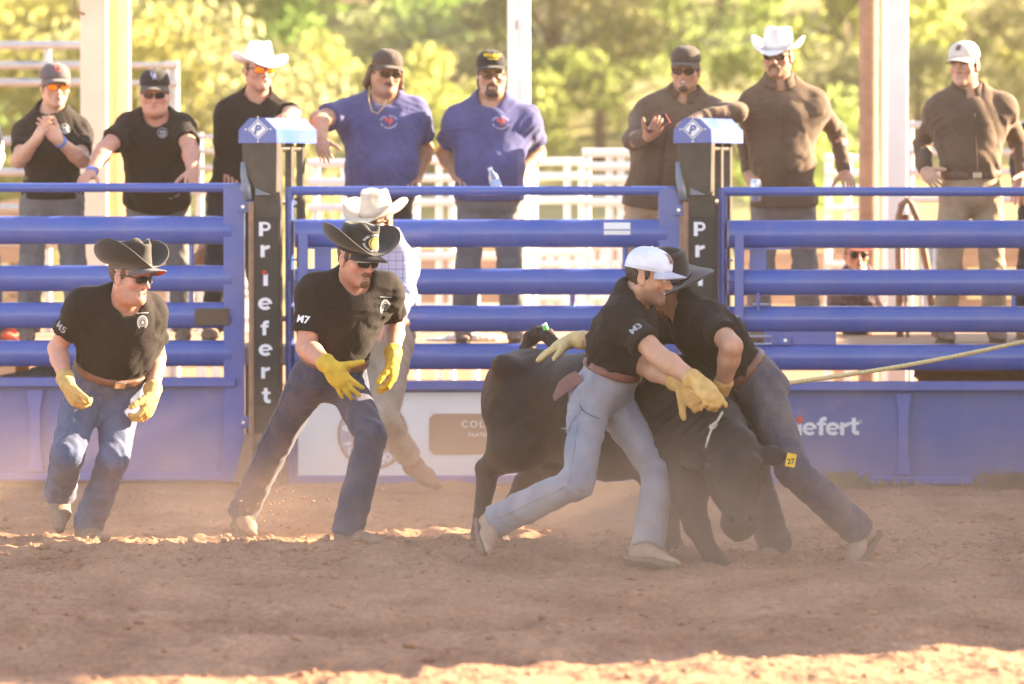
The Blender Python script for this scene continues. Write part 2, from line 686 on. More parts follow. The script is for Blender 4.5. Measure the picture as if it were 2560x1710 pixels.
HOLES = [(_r.uniform(-3, 3), _r.uniform(20.2, 24.5), _r.uniform(.05, .10), _r.uniform(.02, .045)) for _ in range(70)]

M_dirt = mat('arena_dirt', (0.25, 0.122, 0.070), rough=0.95, col2=(0.42, 0.232, 0.140), scale=2.3, bump=1.0, bscale=30, spec=0.15, det=8, stretch=(1, 0.6, 1), ridge=0.6, rscale=9.0, speck=0.32)
def spread(lo, hi, st, far, g=1.35):
    a = list(np.arange(lo, hi + 1e-6, st))
    s_, p, q = st * 2, lo, hi
    L, R = [], []
    while p > -far:
        p -= s_; L.append(p); s_ *= g
    s_ = st * 2
    while q < far * 2:
        q += s_; R.append(q); s_ *= g
    return np.array(L[::-1] + a + R)
gx, gy = spread(-3.6, 3.6, 0.02, 600), spread(15.6, 27.2, 0.03, 300)
gx, gy = np.concatenate([[-165], gx[np.abs(gx) < 160], [165]]), np.concatenate([[-155], gy[(gy > -150) & (gy < 225)], [231]])
GX, GY = np.meshgrid(gx, gy, indexing='ij')
w_ = np.exp(-(np.maximum(np.abs(GX) - 3.6, 0) / 6) ** 2) * np.exp(-(np.maximum(np.abs(GY - 21) - 6.5, 0) / 6) ** 2)
GZ = ground_z(GX, GY) * w_
nxg, nyg = GX.shape
ii, jj = np.meshgrid(np.arange(nxg - 1), np.arange(nyg - 1), indexing='ij')
q0 = (ii * nyg + jj).ravel()
ground = obj('ground', np.stack([GX, GY, GZ], -1).reshape(-1, 3), np.stack([q0, q0 + nyg, q0 + nyg + 1, q0 + 1], 1), M_dirt)
tag(ground, 'reddish brown churned dirt floor of the rodeo arena', kind='structure')

# loose clods lying on the dirt (uncountable)
def lump(rs, c, r):
    t = (1 + 5 ** 0.5) / 2
    V = np.array([(-1,t,0),(1,t,0),(-1,-t,0),(1,-t,0),(0,-1,t),(0,1,t),(0,-1,-t),(0,1,-t),(t,0,-1),(t,0,1),(-t,0,-1),(-t,0,1)], float) / 1.9
    F = np.array([(0,11,5),(0,5,1),(0,1,7),(0,7,10),(0,10,11),(1,5,9),(5,11,4),(11,10,2),(10,7,6),(7,1,8),(3,9,4),(3,4,2),(3,2,6),(3,6,8),(3,8,9),(4,9,5),(2,4,11),(6,2,10),(8,6,7),(9,8,1)])
    V = V * (0.7 + 0.6 * rs.rand(12, 1)) * r * np.array([1.2, 1.0, 0.75])
    return V + c, F
rs = np.random.RandomState(5)
VV, FF, n = [], [], 0
for i in range(5600):
    if rs.rand() < 0.55:
        x, y = rs.uniform(-3.2, 3.2), rs.normal(22.0, 0.6)
    else:
        x, y = rs.uniform(-3.4, 3.4), rs.uniform(16, 26.4)
    r = 0.004 + 0.013 * rs.rand() ** 2.5 + (0.016 * rs.rand() if rs.rand() < 0.08 else 0)
    z = float(ground_z(np.float64(x), np.float64(y)))
    v, f = lump(rs, np.array([x, y, z + r * 0.2]), r)
    VV.append(v); FF.append(f + n); n += 12
clods = obj('dirt_clods', np.concatenate(VV), np.concatenate(FF), M_dirt, smooth=False)
tag(clods, 'loose clods of reddish dirt scattered over the arena floor', 'dirt', kind='stuff')

# hillside behind the grounds
def hill_z(x, y):
    t = np.maximum(y - 58, 0)
    z = 0.185 * t + 0.00035 * t * t
    return z * (1 + 0.10 * np.sin(x * 0.03 + 1)) + 1.6 * (vnoise(x, y, 0.05, 11) - 0.5) * np.minimum(t / 20, 1) + 0.5 * (vnoise(x, y, 0.3, 12) - 0.5) * np.minimum(t / 8, 1) - 0.05
hx, hy = np.linspace(-160, 160, 161), np.concatenate([np.linspace(56, 140, 100), np.linspace(145, 230, 20)])
HX, HY = np.meshgrid(hx, hy, indexing='ij')
ii, jj = np.meshgrid(np.arange(len(hx) - 1), np.arange(len(hy) - 1), indexing='ij')
q0 = (ii * len(hy) + jj).ravel()
M_hill = mat('hill_grass', (0.24, 0.22, 0.10), rough=0.95, col2=(0.42, 0.37, 0.20), scale=0.5, bump=0.5, bscale=3, spec=0.1, det=8)
hill = obj('hillside', np.stack([HX, HY, hill_z(HX, HY)], -1).reshape(-1, 3), np.stack([q0, q0 + len(hy), q0 + len(hy) + 1, q0 + 1], 1), M_hill)
tag(hill, 'dry grassy hillside rising behind the rodeo grounds', kind='structure')

def leaf_mat(name, c, t):
    m = bpy.data.materials.new(name)
    m.use_nodes = True
    nt = m.node_tree
    N, Lk = nt.nodes, nt.links
    N.remove(N['Principled BSDF'])
    oi = N.new('ShaderNodeObjectInfo')
    tc = N.new('ShaderNodeTexCoord')
    no = N.new('ShaderNodeTexNoise')
    no.inputs['Scale'].default_value = 1.3
    Lk.new(tc.outputs['Object'], no.inputs['Vector'])
    d, tr, mx = N.new('ShaderNodeBsdfDiffuse'), N.new('ShaderNodeBsdfTranslucent'), N.new('ShaderNodeMixShader')
    mx.inputs[0].default_value = 0.62
    for sh, col in ((d, c), (tr, t)):
        h = N.new('ShaderNodeHueSaturation')
        h.inputs['Color'].default_value = (*col, 1)
        a = N.new('ShaderNodeMath'); a.operation = 'MULTIPLY_ADD'
        a.inputs[1].default_value, a.inputs[2].default_value = 0.07, 0.465
        Lk.new(oi.outputs['Random'], a.inputs[0])
        Lk.new(a.outputs[0], h.inputs['Hue'])
        b = N.new('ShaderNodeMath'); b.operation = 'MULTIPLY_ADD'
        b.inputs[1].default_value, b.inputs[2].default_value = 0.8, 0.6
        Lk.new(no.outputs[0], b.inputs[0])
        Lk.new(b.outputs[0], h.inputs['Value'])
        Lk.new(h.outputs[0], sh.inputs['Color'])
    Lk.new(d.outputs[0], mx.inputs[1])
    Lk.new(tr.outputs[0], mx.inputs[2])
    Lk.new(mx.outputs[0], N['Material Output'].inputs[0])
    return m
LEAF = [leaf_mat('leaf_yellow_green', (0.15, 0.165, 0.05), (0.47, 0.52, 0.17)),
        leaf_mat('leaf_olive', (0.17, 0.17, 0.085), (0.46, 0.46, 0.24)),
        leaf_mat('leaf_green', (0.10, 0.135, 0.04), (0.34, 0.45, 0.14))]
M_bark = mat('bark', (0.11, 0.08, 0.06), rough=0.9, var=0.4, scale=9, bump=0.5, bscale=30)

def tree_meshes(seed, H, W, nleaf, clump):
    rs = np.random.RandomState(seed)
    mb = MB()
    lean = rs.normal(0, 0.06, 2)
    tip = np.array([lean[0] * H, lean[1] * H, H * 0.62])
    mb.tube([np.array([0, 0, -0.3]), tip * 0.45, tip], [0.045 * H, 0.03 * H, 0.012 * H], 7)
    cs = []
    for i in range(clump):
        a, e = rs.rand() * 6.28, rs.uniform(-0.75, 1.0)
        rr = rs.uniform(0.35, 1.0) ** 0.6
        c = np.array([math.cos(a) * W * 0.42 * rr * math.cos(e * 0.9), math.sin(a) * W * 0.42 * rr * math.cos(e * 0.9), H * (0.42 + 0.40 * math.sin(e) * rr)])
        cs.append((c, H * rs.uniform(0.10, 0.19)))
        if i % 3 == 0:
            mb.tube([tip * rs.uniform(0.3, 0.9), c * 0.6 + tip * 0.35, c], [0.014 * H, 0.009 * H, 0.003 * H], 5)
    V, F = [], []
    for i in range(nleaf):
        c, r = cs[rs.randint(len(cs))]
        d = nrm(rs.normal(size=3))
        p = c + d * r * rs.rand() ** 0.45 * np.array([1.15, 1.15, 0.85])
        n_ = nrm(rs.normal(size=3) + d)
        a = nrm(np.cross(n_, rs.normal(size=3)))
        b = np.cross(n_, a)
        s_ = H * rs.uniform(0.013, 0.025)
        k = len(V)
        V += [p - a * s_, p - b * s_ * 0.55, p + a * s_, p + b * s_ * 0.55]
        F.append((k, k + 1, k + 2, k + 3))
    return (np.array(mb.V), mb.F), (np.array(V), F)
TREE = []
for i, (H, W) in enumerate([(3.2, 3.9), (2.4, 3.4), (4.2, 3.9), (2.0, 3.0), (2.9, 4.2)]):
    (tv, tf), (lv, lf) = tree_meshes(40 + i, H, W, 4600, 24 + 3 * i)
    a = bpy.data.meshes.new('trunk'); a.from_pydata([tuple(v) for v in tv], [], tf); a.materials.append(M_bark); a.shade_smooth()
    ls = []
    for m in LEAF:
        b = bpy.data.meshes.new('crown'); b.from_pydata([tuple(v) for v in lv], [], lf); b.materials.append(m)
        ls.append(b)
    TREE.append((a, ls))
rs = np.random.RandomState(21)
tree_spots = []
for row, (Y, nn) in enumerate([(64, 9), (71, 10), (79, 10), (88, 10), (98, 11), (110, 11), (124, 11), (140, 11)]):
    hw = IW / FPX * Y * 0.62
    for i in range(nn):
        x = -hw + 2 * hw * (i + 0.5 + rs.uniform(-0.4, 0.4)) / nn
        tree_spots.append((x, Y + rs.uniform(-3.5, 3.5), row))
SHADE = {0: 'bright yellow-green', 1: 'dull olive', 2: 'deep green'}
ROWN = ['at the hill foot', 'above the hill foot', 'low on the hill', 'half way uphill', 'on the middle slope', 'high uphill', 'far uphill', 'at the top']
BEHIND = [(-9, 'left of cream column'), (330, 'right of cream column'), (660, 'above first blue hood'), (920, 'beside long-haired man'),
          (1120, 'between the blue T-shirts'), (1330, 'right of round pole'), (1600, 'left of phone man'), (1830, 'left of straw hat'),
          (2040, 'left of rusty pole'), (2300, 'right of square pole'), (2480, 'at the right edge')]
TL, XT = [], ['broader', 'leaning', 'ragged']
for i, (x, y, row) in enumerate(tree_spots):
    z = float(hill_z(np.array(x), np.array(y)))
    k = [0, 0, 1, 2, 0, 1, 2, 0][rs.randint(8)]
    if row >= 4:
        k = [1, 1, 0, 2][rs.randint(4)]
    v = rs.randint(5)
    px = IW / 2 + x / y * FPX
    where = [w for a, w in BEHIND if px >= a - 1e-6]
    where = where[-1] if where else 'at the left edge'
    small = 'low' if v in (1, 3) else 'tall'
    lab = f'{small} {SHADE[k]} tree {ROWN[row]}, {where}'
    while lab in TL:
        lab = lab.replace(f'{small} ', f'{small}, ' + XT[TL.count(lab) % 3] + ' ', 1)
    TL.append(lab)
    t = empty('hillside_tree', (x, y, z), lab, 'tree', 'trees on the hillside')
    sc = rs.uniform(0.8, 1.25)
    t.rotation_euler = (0, 0, rs.rand() * 6.28)
    t.scale = (sc, sc, sc * rs.uniform(0.9, 1.1))
    link(bpy.data.objects.new('trunk', TREE[v][0]), t)
    link(bpy.data.objects.new('crown', TREE[v][1][k]), t)

# ---------------------------------------------------------------- poles, deck, pens behind the fence
M_cream = mat('cream_paint', (0.74, 0.60, 0.45), rough=0.5, var=0.06, scale=6, bump=0.1)
M_white = mat('white_paint', (0.78, 0.77, 0.76), rough=0.45, var=0.05, scale=5, bump=0.1)
M_yellow = mat('yellow_paint', (0.80, 0.62, 0.34), rough=0.5, var=0.06)
M_rust = mat('rusty_brown', (0.30, 0.17, 0.11), rough=0.7, var=0.25, scale=9, bump=0.2, bscale=60)
M_galv = mat('galvanised', (0.50, 0.49, 0.50), rough=0.4, var=0.12, scale=7, metal=0.5)
M_wood = mat('deck_wood', (0.34, 0.22, 0.14), rough=0.8, var=0.25, scale=6, stretch=(0.4, 6, 6), bump=0.2, bscale=40)
M_tan = mat('tan_board', (0.46, 0.30, 0.19), rough=0.8, var=0.2, scale=4, stretch=(0.5, 4, 4))

def rotz(a):
    c, s_ = math.cos(a), math.sin(a)
    return np.array([[c, -s_, 0], [s_, c, 0], [0, 0, 1]])
# steel I-column
Yc = 30.2
xc = XY(266, Yc)
t = empty('steel_column', (xc, Yc, 0), 'cream painted steel I-beam column behind the two men in caps', 'column')
R = rotz(rad(-38))
for s_ in (-1, 1):
    MB().box(np.array([xc, Yc, 3.6]) + R @ np.array([0, s_ * 0.105, 0]), (0.22, 0.018, 7.2), R).build('flange', M_cream, t)
MB().box(np.array([xc, Yc, 3.6]), (0.014, 0.19, 7.2), R).build('web', M_yellow, t)
MB().box(np.array([xc, Yc, 0.012]), (0.34, 0.34, 0.024), R).build('base_plate', M_cream, t)
hk = [P(211, 36, 30.05), P(196, 30, 30.03), P(187, 14, 30.03), P(187, -6, 30.04), P(196, -24, 30.04), P(211, -28, 30.05)]
MB().tube(hk, 0.010, 8).build('hook', M_rust, t, smooth=True)
# white round pole
Yp = 30.6
x = XY(1297, Yp)
t = empty('round_pole', (x, Yp, 0), 'white round steel pole rising behind the man in glasses', 'pole')
MB().tube([(x, Yp, -0.2), (x, Yp, 7)], 0.072, 20).build('shaft', M_white, t, smooth=True, angle=40)
MB().box((x, Yp, 0.015), (0.3, 0.3, 0.03)).build('base_plate', M_white, t)
mk = P(1291, 62, Yp - 0.072)
MB().box(mk + np.array([0, 0.0, 0]), (0.010, 0.012, 0.055), bev=0.003).build('rust_scar', M_rust, t)
# rusty pole and white square pole
x = XY(2170, 30.9)
t = empty('rusty_pole', (x, 30.9, 0), 'rust brown round pole right beside the white square pole', 'pole')
MB().tube([(x, 30.9, -0.2), (x, 30.9, 7)], 0.062, 18).build('shaft', M_rust, t, smooth=True, angle=40)
MB().box((x + 0.083, 30.93, 3.5), (0.016, 0.05, 7)).build('cream_strip', M_cream, t)
x = XY(2236, 30.6)
t = empty('square_pole', (x, 30.6, 0), 'thick white square post between the brown pole and the man in beige cap', 'pole')
MB().box((x, 30.6, 3.45), (0.135, 0.135, 7.1), rotz(rad(12)), bev=0.01).build('shaft', M_white, t)
MB().box((x, 30.6, 0.012), (0.26, 0.26, 0.02)).build('base_plate', M_white, t)

# viewing deck the onlookers stand on
DZ = 0.76
t = empty('viewing_deck', (0, 29, 0), 'raised plank walkway behind the blue gates that the onlookers stand on', 'deck')
for i in range(9):
    y = 27.32 + i * 0.285
    MB().box((0, y, DZ - 0.02), (13, 0.27, 0.04), bev=0.004).build('plank', M_wood, t)
MB().box((0, 27.17, DZ - 0.05), (13, 0.03, 0.11), bev=0.004).build('front_rail', M_cream, t)
for x in np.arange(-6, 6.1, 1.5):
    MB().box((x, 28.4, 0.33), (0.09, 2.2, 0.10)).build('joist', M_tan, t)
    for y in (27.5, 29.4):
        MB().box((x, y, 0.36), (0.08, 0.08, 0.63)).build('post', M_tan, t)

def pipe_panel(label, px0, px1, Y, ys, posts, r=0.022, m=None, ybot=None, cat='pen panel', pr=0.026):
    x0, x1 = XY(px0, Y), XY(px1, Y)
    t = empty('pipe_panel', ((x0 + x1) / 2, Y, 0), label, cat, 'pipe pens behind the deck')
    zs = [ZY(v, Y) for v in ys]
    for z in zs:
        if z > 0.05:
            MB().tube([(x0, Y, z), (x1, Y, z)], r, 10).build('rail', m, t, smooth=True, angle=40)
    for p in posts:
        x = XY(p, Y)
        MB().tube([(x, Y + 0.03, -0.05), (x, Y + 0.03, max(zs) + 0.03)], pr, 10).build('post', m, t, smooth=True, angle=40)
    return t
pipe_panel('grey pipe railing behind the capped man at the left edge', -60, 212, 33, [113, 163, 206, 352, 430, 520, 610], [-30, 120], m=M_galv, r=0.03)
pipe_panel('grey pipe gate end right of the cream column', 318, 448, 33.2, [163, 208, 352, 386, 424, 520, 620, 720], [440, 424], m=M_galv, r=0.022)
pipe_panel('pale pipe panel behind the man in black T-shirt and white hat', 450, 620, 34, [343, 378, 420, 480, 560, 650, 740], [500, 610], m=M_galv, r=0.02)
pipe_panel('short white pipe pen just right of the first black post', 770, 868, 30.3, [408, 455, 520, 600, 690, 780], [790, 862], m=M_white, r=0.028)
pipe_panel('white pipe pen left of the round white pole', 985, 1262, 34, [400, 445, 505, 570, 640, 700, 770], [1000, 1040, 1098, 1130, 1190], m=M_white, r=0.03)
pipe_panel('white pipe pen right of the round white pole', 1322, 1462, 34.5, [404, 440, 500, 560, 630, 700], [1335, 1418, 1455], m=M_white, r=0.03)
pipe_panel('tall white pipe pen left of the man with the phone', 1455, 1760, 33, [382, 415, 448, 505, 565, 700, 780], [1468, 1524, 1552, 1592, 1640, 1700], m=M_white, r=0.032)
pipe_panel('white barred chute seen between rails of the middle gate', 1290, 1660, 36, [590, 615, 660, 705, 745], [1310, 1345, 1375, 1405, 1448, 1478, 1510, 1560, 1600], m=M_white, r=0.03, pr=0.035)
pipe_panel('grey pipe rails behind the man in the beige cap', 2262, 2620, 34, [312, 380, 430, 500], [2275, 2580], m=M_galv, r=0.025)
pipe_panel('white pipe pen behind the rusty pole', 2060, 2160, 33.6, [395, 432, 470, 520, 590, 660, 740], [2070, 2120], m=M_white, r=0.026)
pipe_panel('white pipes under the deck at the left gate', 380, 640, 33.5, [640, 720, 800, 880], [505, 540, 575], m=M_white, r=0.022, pr=0.03)
# ribbed sheet and low boards behind the pens
x0, x1, Y = XY(2296, 33), XY(2380, 33), 33
mb = MB()
mb.grid(lambda u, v: (x0 + (x1 - x0) * u, Y + 0.022 * math.sin(u * 38), 0.05 + v * 1.35), 48, 1)
o = mb.build('ribbed_sheet', mat('ribbed_white', (0.74, 0.71, 0.70), rough=0.45, metal=0.2), base=(x0, Y, 0), smooth=True, solid=0.004)
tag(o, 'ribbed white sheet standing behind the folding chair', 'metal sheet')
for lab, p0, p1, Y, y0, y1, m in (
        ('tan plywood board behind the legs at the far left', -60, 60, 33.4, 500, 980, M_tan),
        ('long tan boarding behind the middle gate', 960, 1700, 40, 620, 900, M_tan),
        ('tan boarding behind the right gate', 1850, 2120, 38, 560, 900, M_tan),
        ('brown boarding behind the legs at the right edge', 2380, 2700, 34, 600, 960, M_wood),
        ('tan boarding behind the left gate', 200, 660, 38, 560, 920, M_tan)):
    a, b = XY(p0, Y), XY(p1, Y)
    zt, zb = ZY(y0, Y), max(ZY(y1, Y), 0.0)
    t = empty('board_fence', ((a + b) / 2, Y, 0), lab, 'board fence')
    nb = max(3, int((zt - zb) / 0.2))
    for i in range(nb):
        h = (zt - zb) / nb
        MB().box(((a + b) / 2, Y, zb + h * (i + 0.5)), (b - a, 0.03, h - 0.012), bev=0.004).build('board', m, t)
    for x in (a + 0.06, b - 0.06):
        MB().box((x, Y + 0.06, zt / 2), (0.09, 0.08, zt)).build('post', m, t)

# unseen blocker added right of the frame to shade the steer and foreground
M_blocker = mat('blocker_siding', (0.55, 0.45, 0.34), rough=0.7, var=0.1, scale=3)
t = empty('shade_blocker', (6.4, 21.5, 0), 'tall boarded block added out of view at the right to shade the arena', 'shade blocker')
Y0, Y1, X0, X1, ZT = 19.7, 24.2, 5.0, 7.8, 3.5
for x in (X0, X1):
    MB().box((x, (Y0 + Y1) / 2, ZT / 2), (0.08, Y1 - Y0, ZT)).build('wall', M_blocker, t)
for y in (Y0, Y1):
    MB().box(((X0 + X1) / 2, y, ZT / 2), (X1 - X0 - 0.1, 0.08, ZT)).build('wall', M_blocker, t)
MB().prism([(X0 - 0.15, Y0 - 0.15, ZT + 0.01), (X1 + 0.15, Y0 - 0.15, ZT + 0.3), (X1 + 0.15, Y0 - 0.15, ZT + 0.38), (X0 - 0.15, Y0 - 0.15, ZT + 0.09)], (0, Y1 - Y0 + 0.3, 0)).build('roof', M_galv, t)
MB().box((6.2, 24.97, 1.0), (2.4, 1.44, 2.0)).build('blocker_annex', M_blocker, t)  # added blocks, heights set to shade the ground by the gates
MB().box((6.2, 26.9, 1.6), (2.4, 2.38, 3.2)).build('blocker_annex', M_blocker, t)
MB().box((6.2, 29.2, 1.0), (2.4, 2.1, 2.0)).build('blocker_annex', M_blocker, t)
for y in (20.6, 22.6):
    w = MB().box((X0 - 0.05, y, 2.7), (0.04, 1.3, 0.8)).build('window', mat('dark_glass', (0.03, 0.035, 0.04), rough=0.1), t)
    MB().box((X0 - 0.075, y, 2.26), (0.06, 1.5, 0.06)).build('sill', M_white, w)
# ================================================================ BLUE GATES AND BLACK POSTS
M_blue = mat('blue_paint', (0.040, 0.092, 0.37), rough=0.24, col2=(0.055, 0.12, 0.43), scale=2.2, bump=0.06, bscale=20, spec=0.5, coat=0.2, dust=0.16, dscale=2.5)
M_bluep = mat('blue_panel', (0.042, 0.088, 0.32), rough=0.42, col2=(0.07, 0.115, 0.37), scale=1.6, bump=0.08, bscale=12, dust=0.22, dscale=2.2)
M_black = mat('black_steel', (0.022, 0.018, 0.017), rough=0.42, col2=(0.045, 0.034, 0.028), scale=5, bump=0.05, dust=0.18, dscale=4)
M_grey = mat('grey_plastic', (0.16, 0.19, 0.24), rough=0.45, var=0.12)
M_bolt = mat('bolt_steel', (0.7, 0.7, 0.7), rough=0.3, metal=1.0, var=0.05)
M_ink = mat('white_lettering', (0.80, 0.80, 0.84), rough=0.5, var=0.02)
M_red = mat('red_lettering', (0.62, 0.03, 0.02), rough=0.5, var=0.05)
M_sign = mat('black_sign', (0.014, 0.013, 0.013), rough=0.5, var=0.2)
M_dkbrown = mat('brown_patch', (0.10, 0.065, 0.045), rough=0.7, var=0.15)

def rail(x0, x1, Y, z, hh, dd, end=True):
    """big rolled oval rail with rounded ends"""
    prof = []
    n = 24
    for k in range(n):
        a = 2 * math.pi * k / n
        ca, sa = math.cos(a), math.sin(a)
        prof.append((dd * math.copysign(abs(ca) ** 0.95, ca), hh * math.copysign(abs(sa) ** 0.95, sa)))
    mb = MB()
    V = [(x0, Y + p[0], z + p[1]) for p in prof] + [(x1, Y + p[0], z + p[1]) for p in prof]
    F = [(k, (k + 1) % n, n + (k + 1) % n, n + k) for k in range(n)] + [tuple(range(n))[::-1], tuple(range(n, 2 * n))]
    return mb.add(V, F)

def gate(label, px0, px1, Y, dy, left='plain', right='stile', panel='blue'):
    """dy = pixel drop of this gate against the left one"""
    z = lambda y: ZY(y + dy, Y)
    x0, x1 = XY(px0, Y), XY(px1, Y)
    t = empty('arena_gate', ((x0 + x1) / 2, Y, 0), label, 'gate', 'blue steel arena gates')
    B = lambda name, mb, m=M_blue, par=None, sm=True: fix_normals(mb.build(name, m, par or t, smooth=sm, angle=35))
    # top pipe and rails
    B('top_rail', MB().tube([(x0 + 0.012, Y, z(469)), (x1 - 0.02, Y, z(469))], 0.0262, 14))
    ins0, ins1 = 0.03, 0.07
    for a, b in ((540, 611), (663, 729), (755, 821), (850, 916)):
        B('rail', rail(x0 + ins0, x1 - ins1, Y, z((a + b) / 2), (b - a) / 2 / (FPX / Y), 0.058))
    # solid lower panel with channel lip and bottom pipe
    zl, zb = z(943), z(1202)
    B('panel_lip', MB().box(((x0 + x1) / 2, Y - 0.02, (zl + z(966)) / 2), (x1 - x0 - ins0 - 0.06, 0.10, zl - z(966)), bev=0.006), sm=False)
    B('panel', MB().box(((x0 + x1) / 2, Y, (z(966) + z(1180)) / 2), (x1 - x0 - 0.05, 0.012, z(966) - z(1180))), M_bluep, sm=False)
    B('bottom_rail', MB().box(((x0 + x1) / 2, Y, (z(1180) + z(1202)) / 2), (x1 - x0 - 0.04, 0.06, z(1180) - z(1202)), bev=0.01), sm=False)
    zt = z(462)
    if left == 'pipe':
        B('stile', MB().tube([(x0, Y, zb), (x0, Y, zt + 0.006)], 0.024, 14))
        B('stile_cap', MB().tube([(x0, Y, zt - 0.05), (x0, Y, zt - 0.04)], 0.0275, 14))
    if right == 'stile':
        # wide flat stile with a clipped top corner, and two hinge straps
        w = 0.115
        yy = Y - 0.052
        B('stile', MB().prism([(x1 - w, yy, zb), (x1, yy, zb), (x1, yy, zt - 0.05), (x1 - 0.03, yy, zt - 0.005), (x1 - w + 0.03, yy, zt + 0.006), (x1 - w, yy, zt - 0.02)], (0, 0.10, 0)), sm=False)
        for y0, y1 in ((502, 531), (1040, 1068)):
            h = B('hinge_strap', MB().box((x1 + 0.03, yy - 0.008, (z(y0) + z(y1)) / 2), (0.125, 0.035, z(y0) - z(y1)), bev=0.004), sm=False)
            MB().tube([(x1 - 0.005, yy - 0.035, (z(y0) + z(y1)) / 2), (x1 - 0.005, yy - 0.022, (z(y0) + z(y1)) / 2)], 0.0095, 8).build('bolt', M_bolt, h)
    return t, z, x0, x1, B

def rib(t, z, Y, px0, px1, B):
    a, b = XY(px0, Y), XY(px1, Y)
    m_ = (a + b) / 2
    B('panel_rib', MB().prism([(a, Y - 0.0065, z(974)), (b, Y - 0.0065, z(974)), (m_ + 0.028, Y - 0.0065, z(1020)), (m_ + 0.028, Y - 0.0065, z(1130)), (b, Y - 0.0065, z(1176)), (a, Y - 0.0065, z(1176)), (m_ - 0.028, Y - 0.0065, z(1130)), (m_ - 0.028, Y - 0.0065, z(1020))], (0, -0.035, 0)), sm=False)
def tie(t, z, Y, px, y0, y1, B):
    x = XY(px, Y)
    B('tie_bar', MB().tube([(x, Y, z(y0)), (x, Y, z(y1))], 0.014, 10))

YG = 26.75
# left gate
gA, z, x0, x1, B = gate('blue steel gate at the left, behind the running man in the upturned hat', -420, 612, YG, 0, left=None)
rib(gA, z, YG, 66, 110, B); rib(gA, z, YG, -300, -256, B)
tie(gA, z, YG, 479, 600, 668, B); tie(gA, z, YG, 478, 724, 760, B)
MB().box((XY(532, YG), YG - 0.068, (z(770) + z(812)) / 2), (0.19, 0.012, z(770) - z(812)), bev=0.003).build('dark_plate', M_dkbrown, gA)
# middle gate
gB, z, x0, x1, B = gate('blue steel gate in the middle with the white sponsor banner', 724, 1697, YG, 8, left='pipe')
tie(gB, z, YG, 1431, 720, 758, B); tie(gB, z, YG, 1562, 600, 660, B)
def latch(z, px, t):
    xa, xb = XY(px, YG), XY(px + 24, YG)
    B('latch_bar', MB().box(((xa + xb) / 2, YG - 0.078, (z(575) + z(845)) / 2), (xb - xa, 0.02, z(575) - z(845)), bev=0.004), sm=False)
    B('guide_bar', MB().box((XY(px + 70, YG), YG - 0.055, z(612) ), (0.32, 0.02, 0.008)), sm=False)
    B('keeper', MB().box((XY(px + 60, YG), YG - 0.02, (z(612) + z(668)) / 2), (0.092, 0.012, 0.135)), sm=False)
    hp = [(XY(px - 4, YG), YG - 0.075, z(640)), (XY(px - 22, YG), YG - 0.085, z(642)), (XY(px - 24, YG), YG - 0.085, z(690)), (XY(px - 4, YG), YG - 0.075, z(694))]
    MB().tube(hp, 0.006, 8).build('latch_handle', M_blue, t, smooth=True)
    B('pin', MB().tube([(XY(px + 60, YG), YG - 0.07, z(722)), (XY(px + 60, YG), YG - 0.07, z(766))], 0.009, 8))
    MB().tube([(XY(px + 46, YG), YG - 0.06, z(750)), (XY(px + 88, YG), YG - 0.06, z(750))], 0.006, 8).build('slide_bolt', M_bolt, t)
latch(z, 748, gB)
# two stickers on the second rail
M_sticker = mat('sticker', (0.82, 0.82, 0.82), rough=0.5, var=0.02)
bv = None
for y0, y1 in ((556, 573), (576, 593)):
    xa, xb = XY(1509, YG), XY(1575, YG)
    mb = MB()
    zc = z(567.5)
    mb.grid(lambda u, v: (xa + (xb - xa) * u, YG - 0.0600 + 0.020 * (((ZY(y0, YG) + (ZY(y1, YG) - ZY(y0, YG)) * v) - zc) / 0.07) ** 2, ZY(y0, YG) + (ZY(y1, YG) - ZY(y0, YG)) * v), 2, 4)
    mb.build('sticker', M_sticker, gB)
# sponsor banner: white sheet on the panel
t = empty('sponsor_banner', (XY(1160, YG), YG - 0.03, 0), 'white sponsor banner with a round seal and a brown name box on the middle gate', 'banner')
M_ban = mat('banner_white', (0.76, 0.75, 0.78), rough=0.55, var=0.03, scale=3)
M_banbrown = mat('banner_brown', (0.36, 0.22, 0.15), rough=0.6, var=0.08, scale=3)
xa, xb, za, zb_ = XY(745, YG), XY(1630, YG), ZY(1190, YG), ZY(981, YG)
mb = MB()
mb.grid(lambda u, v: (xa + (xb - xa) * u, YG - 0.014 - 0.003 * math.sin(u * 23 + v * 4) * math.sin(v * 3.1), za + (zb_ - za) * v), 40, 6)
mb.build('sheet', M_ban, t, smooth=True)
U, Vv = np.array([1.0, 0, 0]), np.array([0, 0, 1.0])
pxm = YG / FPX                                             # metres per photo pixel on the gate
def flat(name, vf, px, py, m, off, par, Y=YG - 0.018):
    return decal(name, vf, P(px, py, Y), U, Vv, m, par, None, off)
cx, cy = 932, 1086
flat('seal_ring', disc2d(88 * pxm, 48, 1, r0=82 * pxm), cx, cy, M_banbrown, 0.002, t)
flat('seal_disc', disc2d(55 * pxm, 40, 3), cx, cy, M_banbrown, 0.002, t)
flat('seal_border', disc2d(81 * pxm, 48, 2, r0=56 * pxm), cx, cy, mat('seal_lilac', (0.42, 0.36, 0.48), rough=0.6), 0.0015, t)
flat('seal_lettering', arc_text('PIKES PEAK', 68 * pxm, 90, 26 * pxm, 0.03), cx, cy, M_ink, 0.004, t)
flat('seal_lettering', arc_text('FOP LODGE', 68 * pxm, 270, 26 * pxm, 0.03, True), cx, cy, M_ink, 0.004, t)
bx = [(1085, 1034), (1380, 1034), (1392, 1046), (1392, 1124), (1380, 1136), (1085, 1136), (1073, 1124), (1073, 1046)]
mb = MB()
mb.add([P(a, b, YG - 0.021) for a, b in bx], [tuple(range(8))[::-1]])
mb.build('name_box', M_banbrown, t)
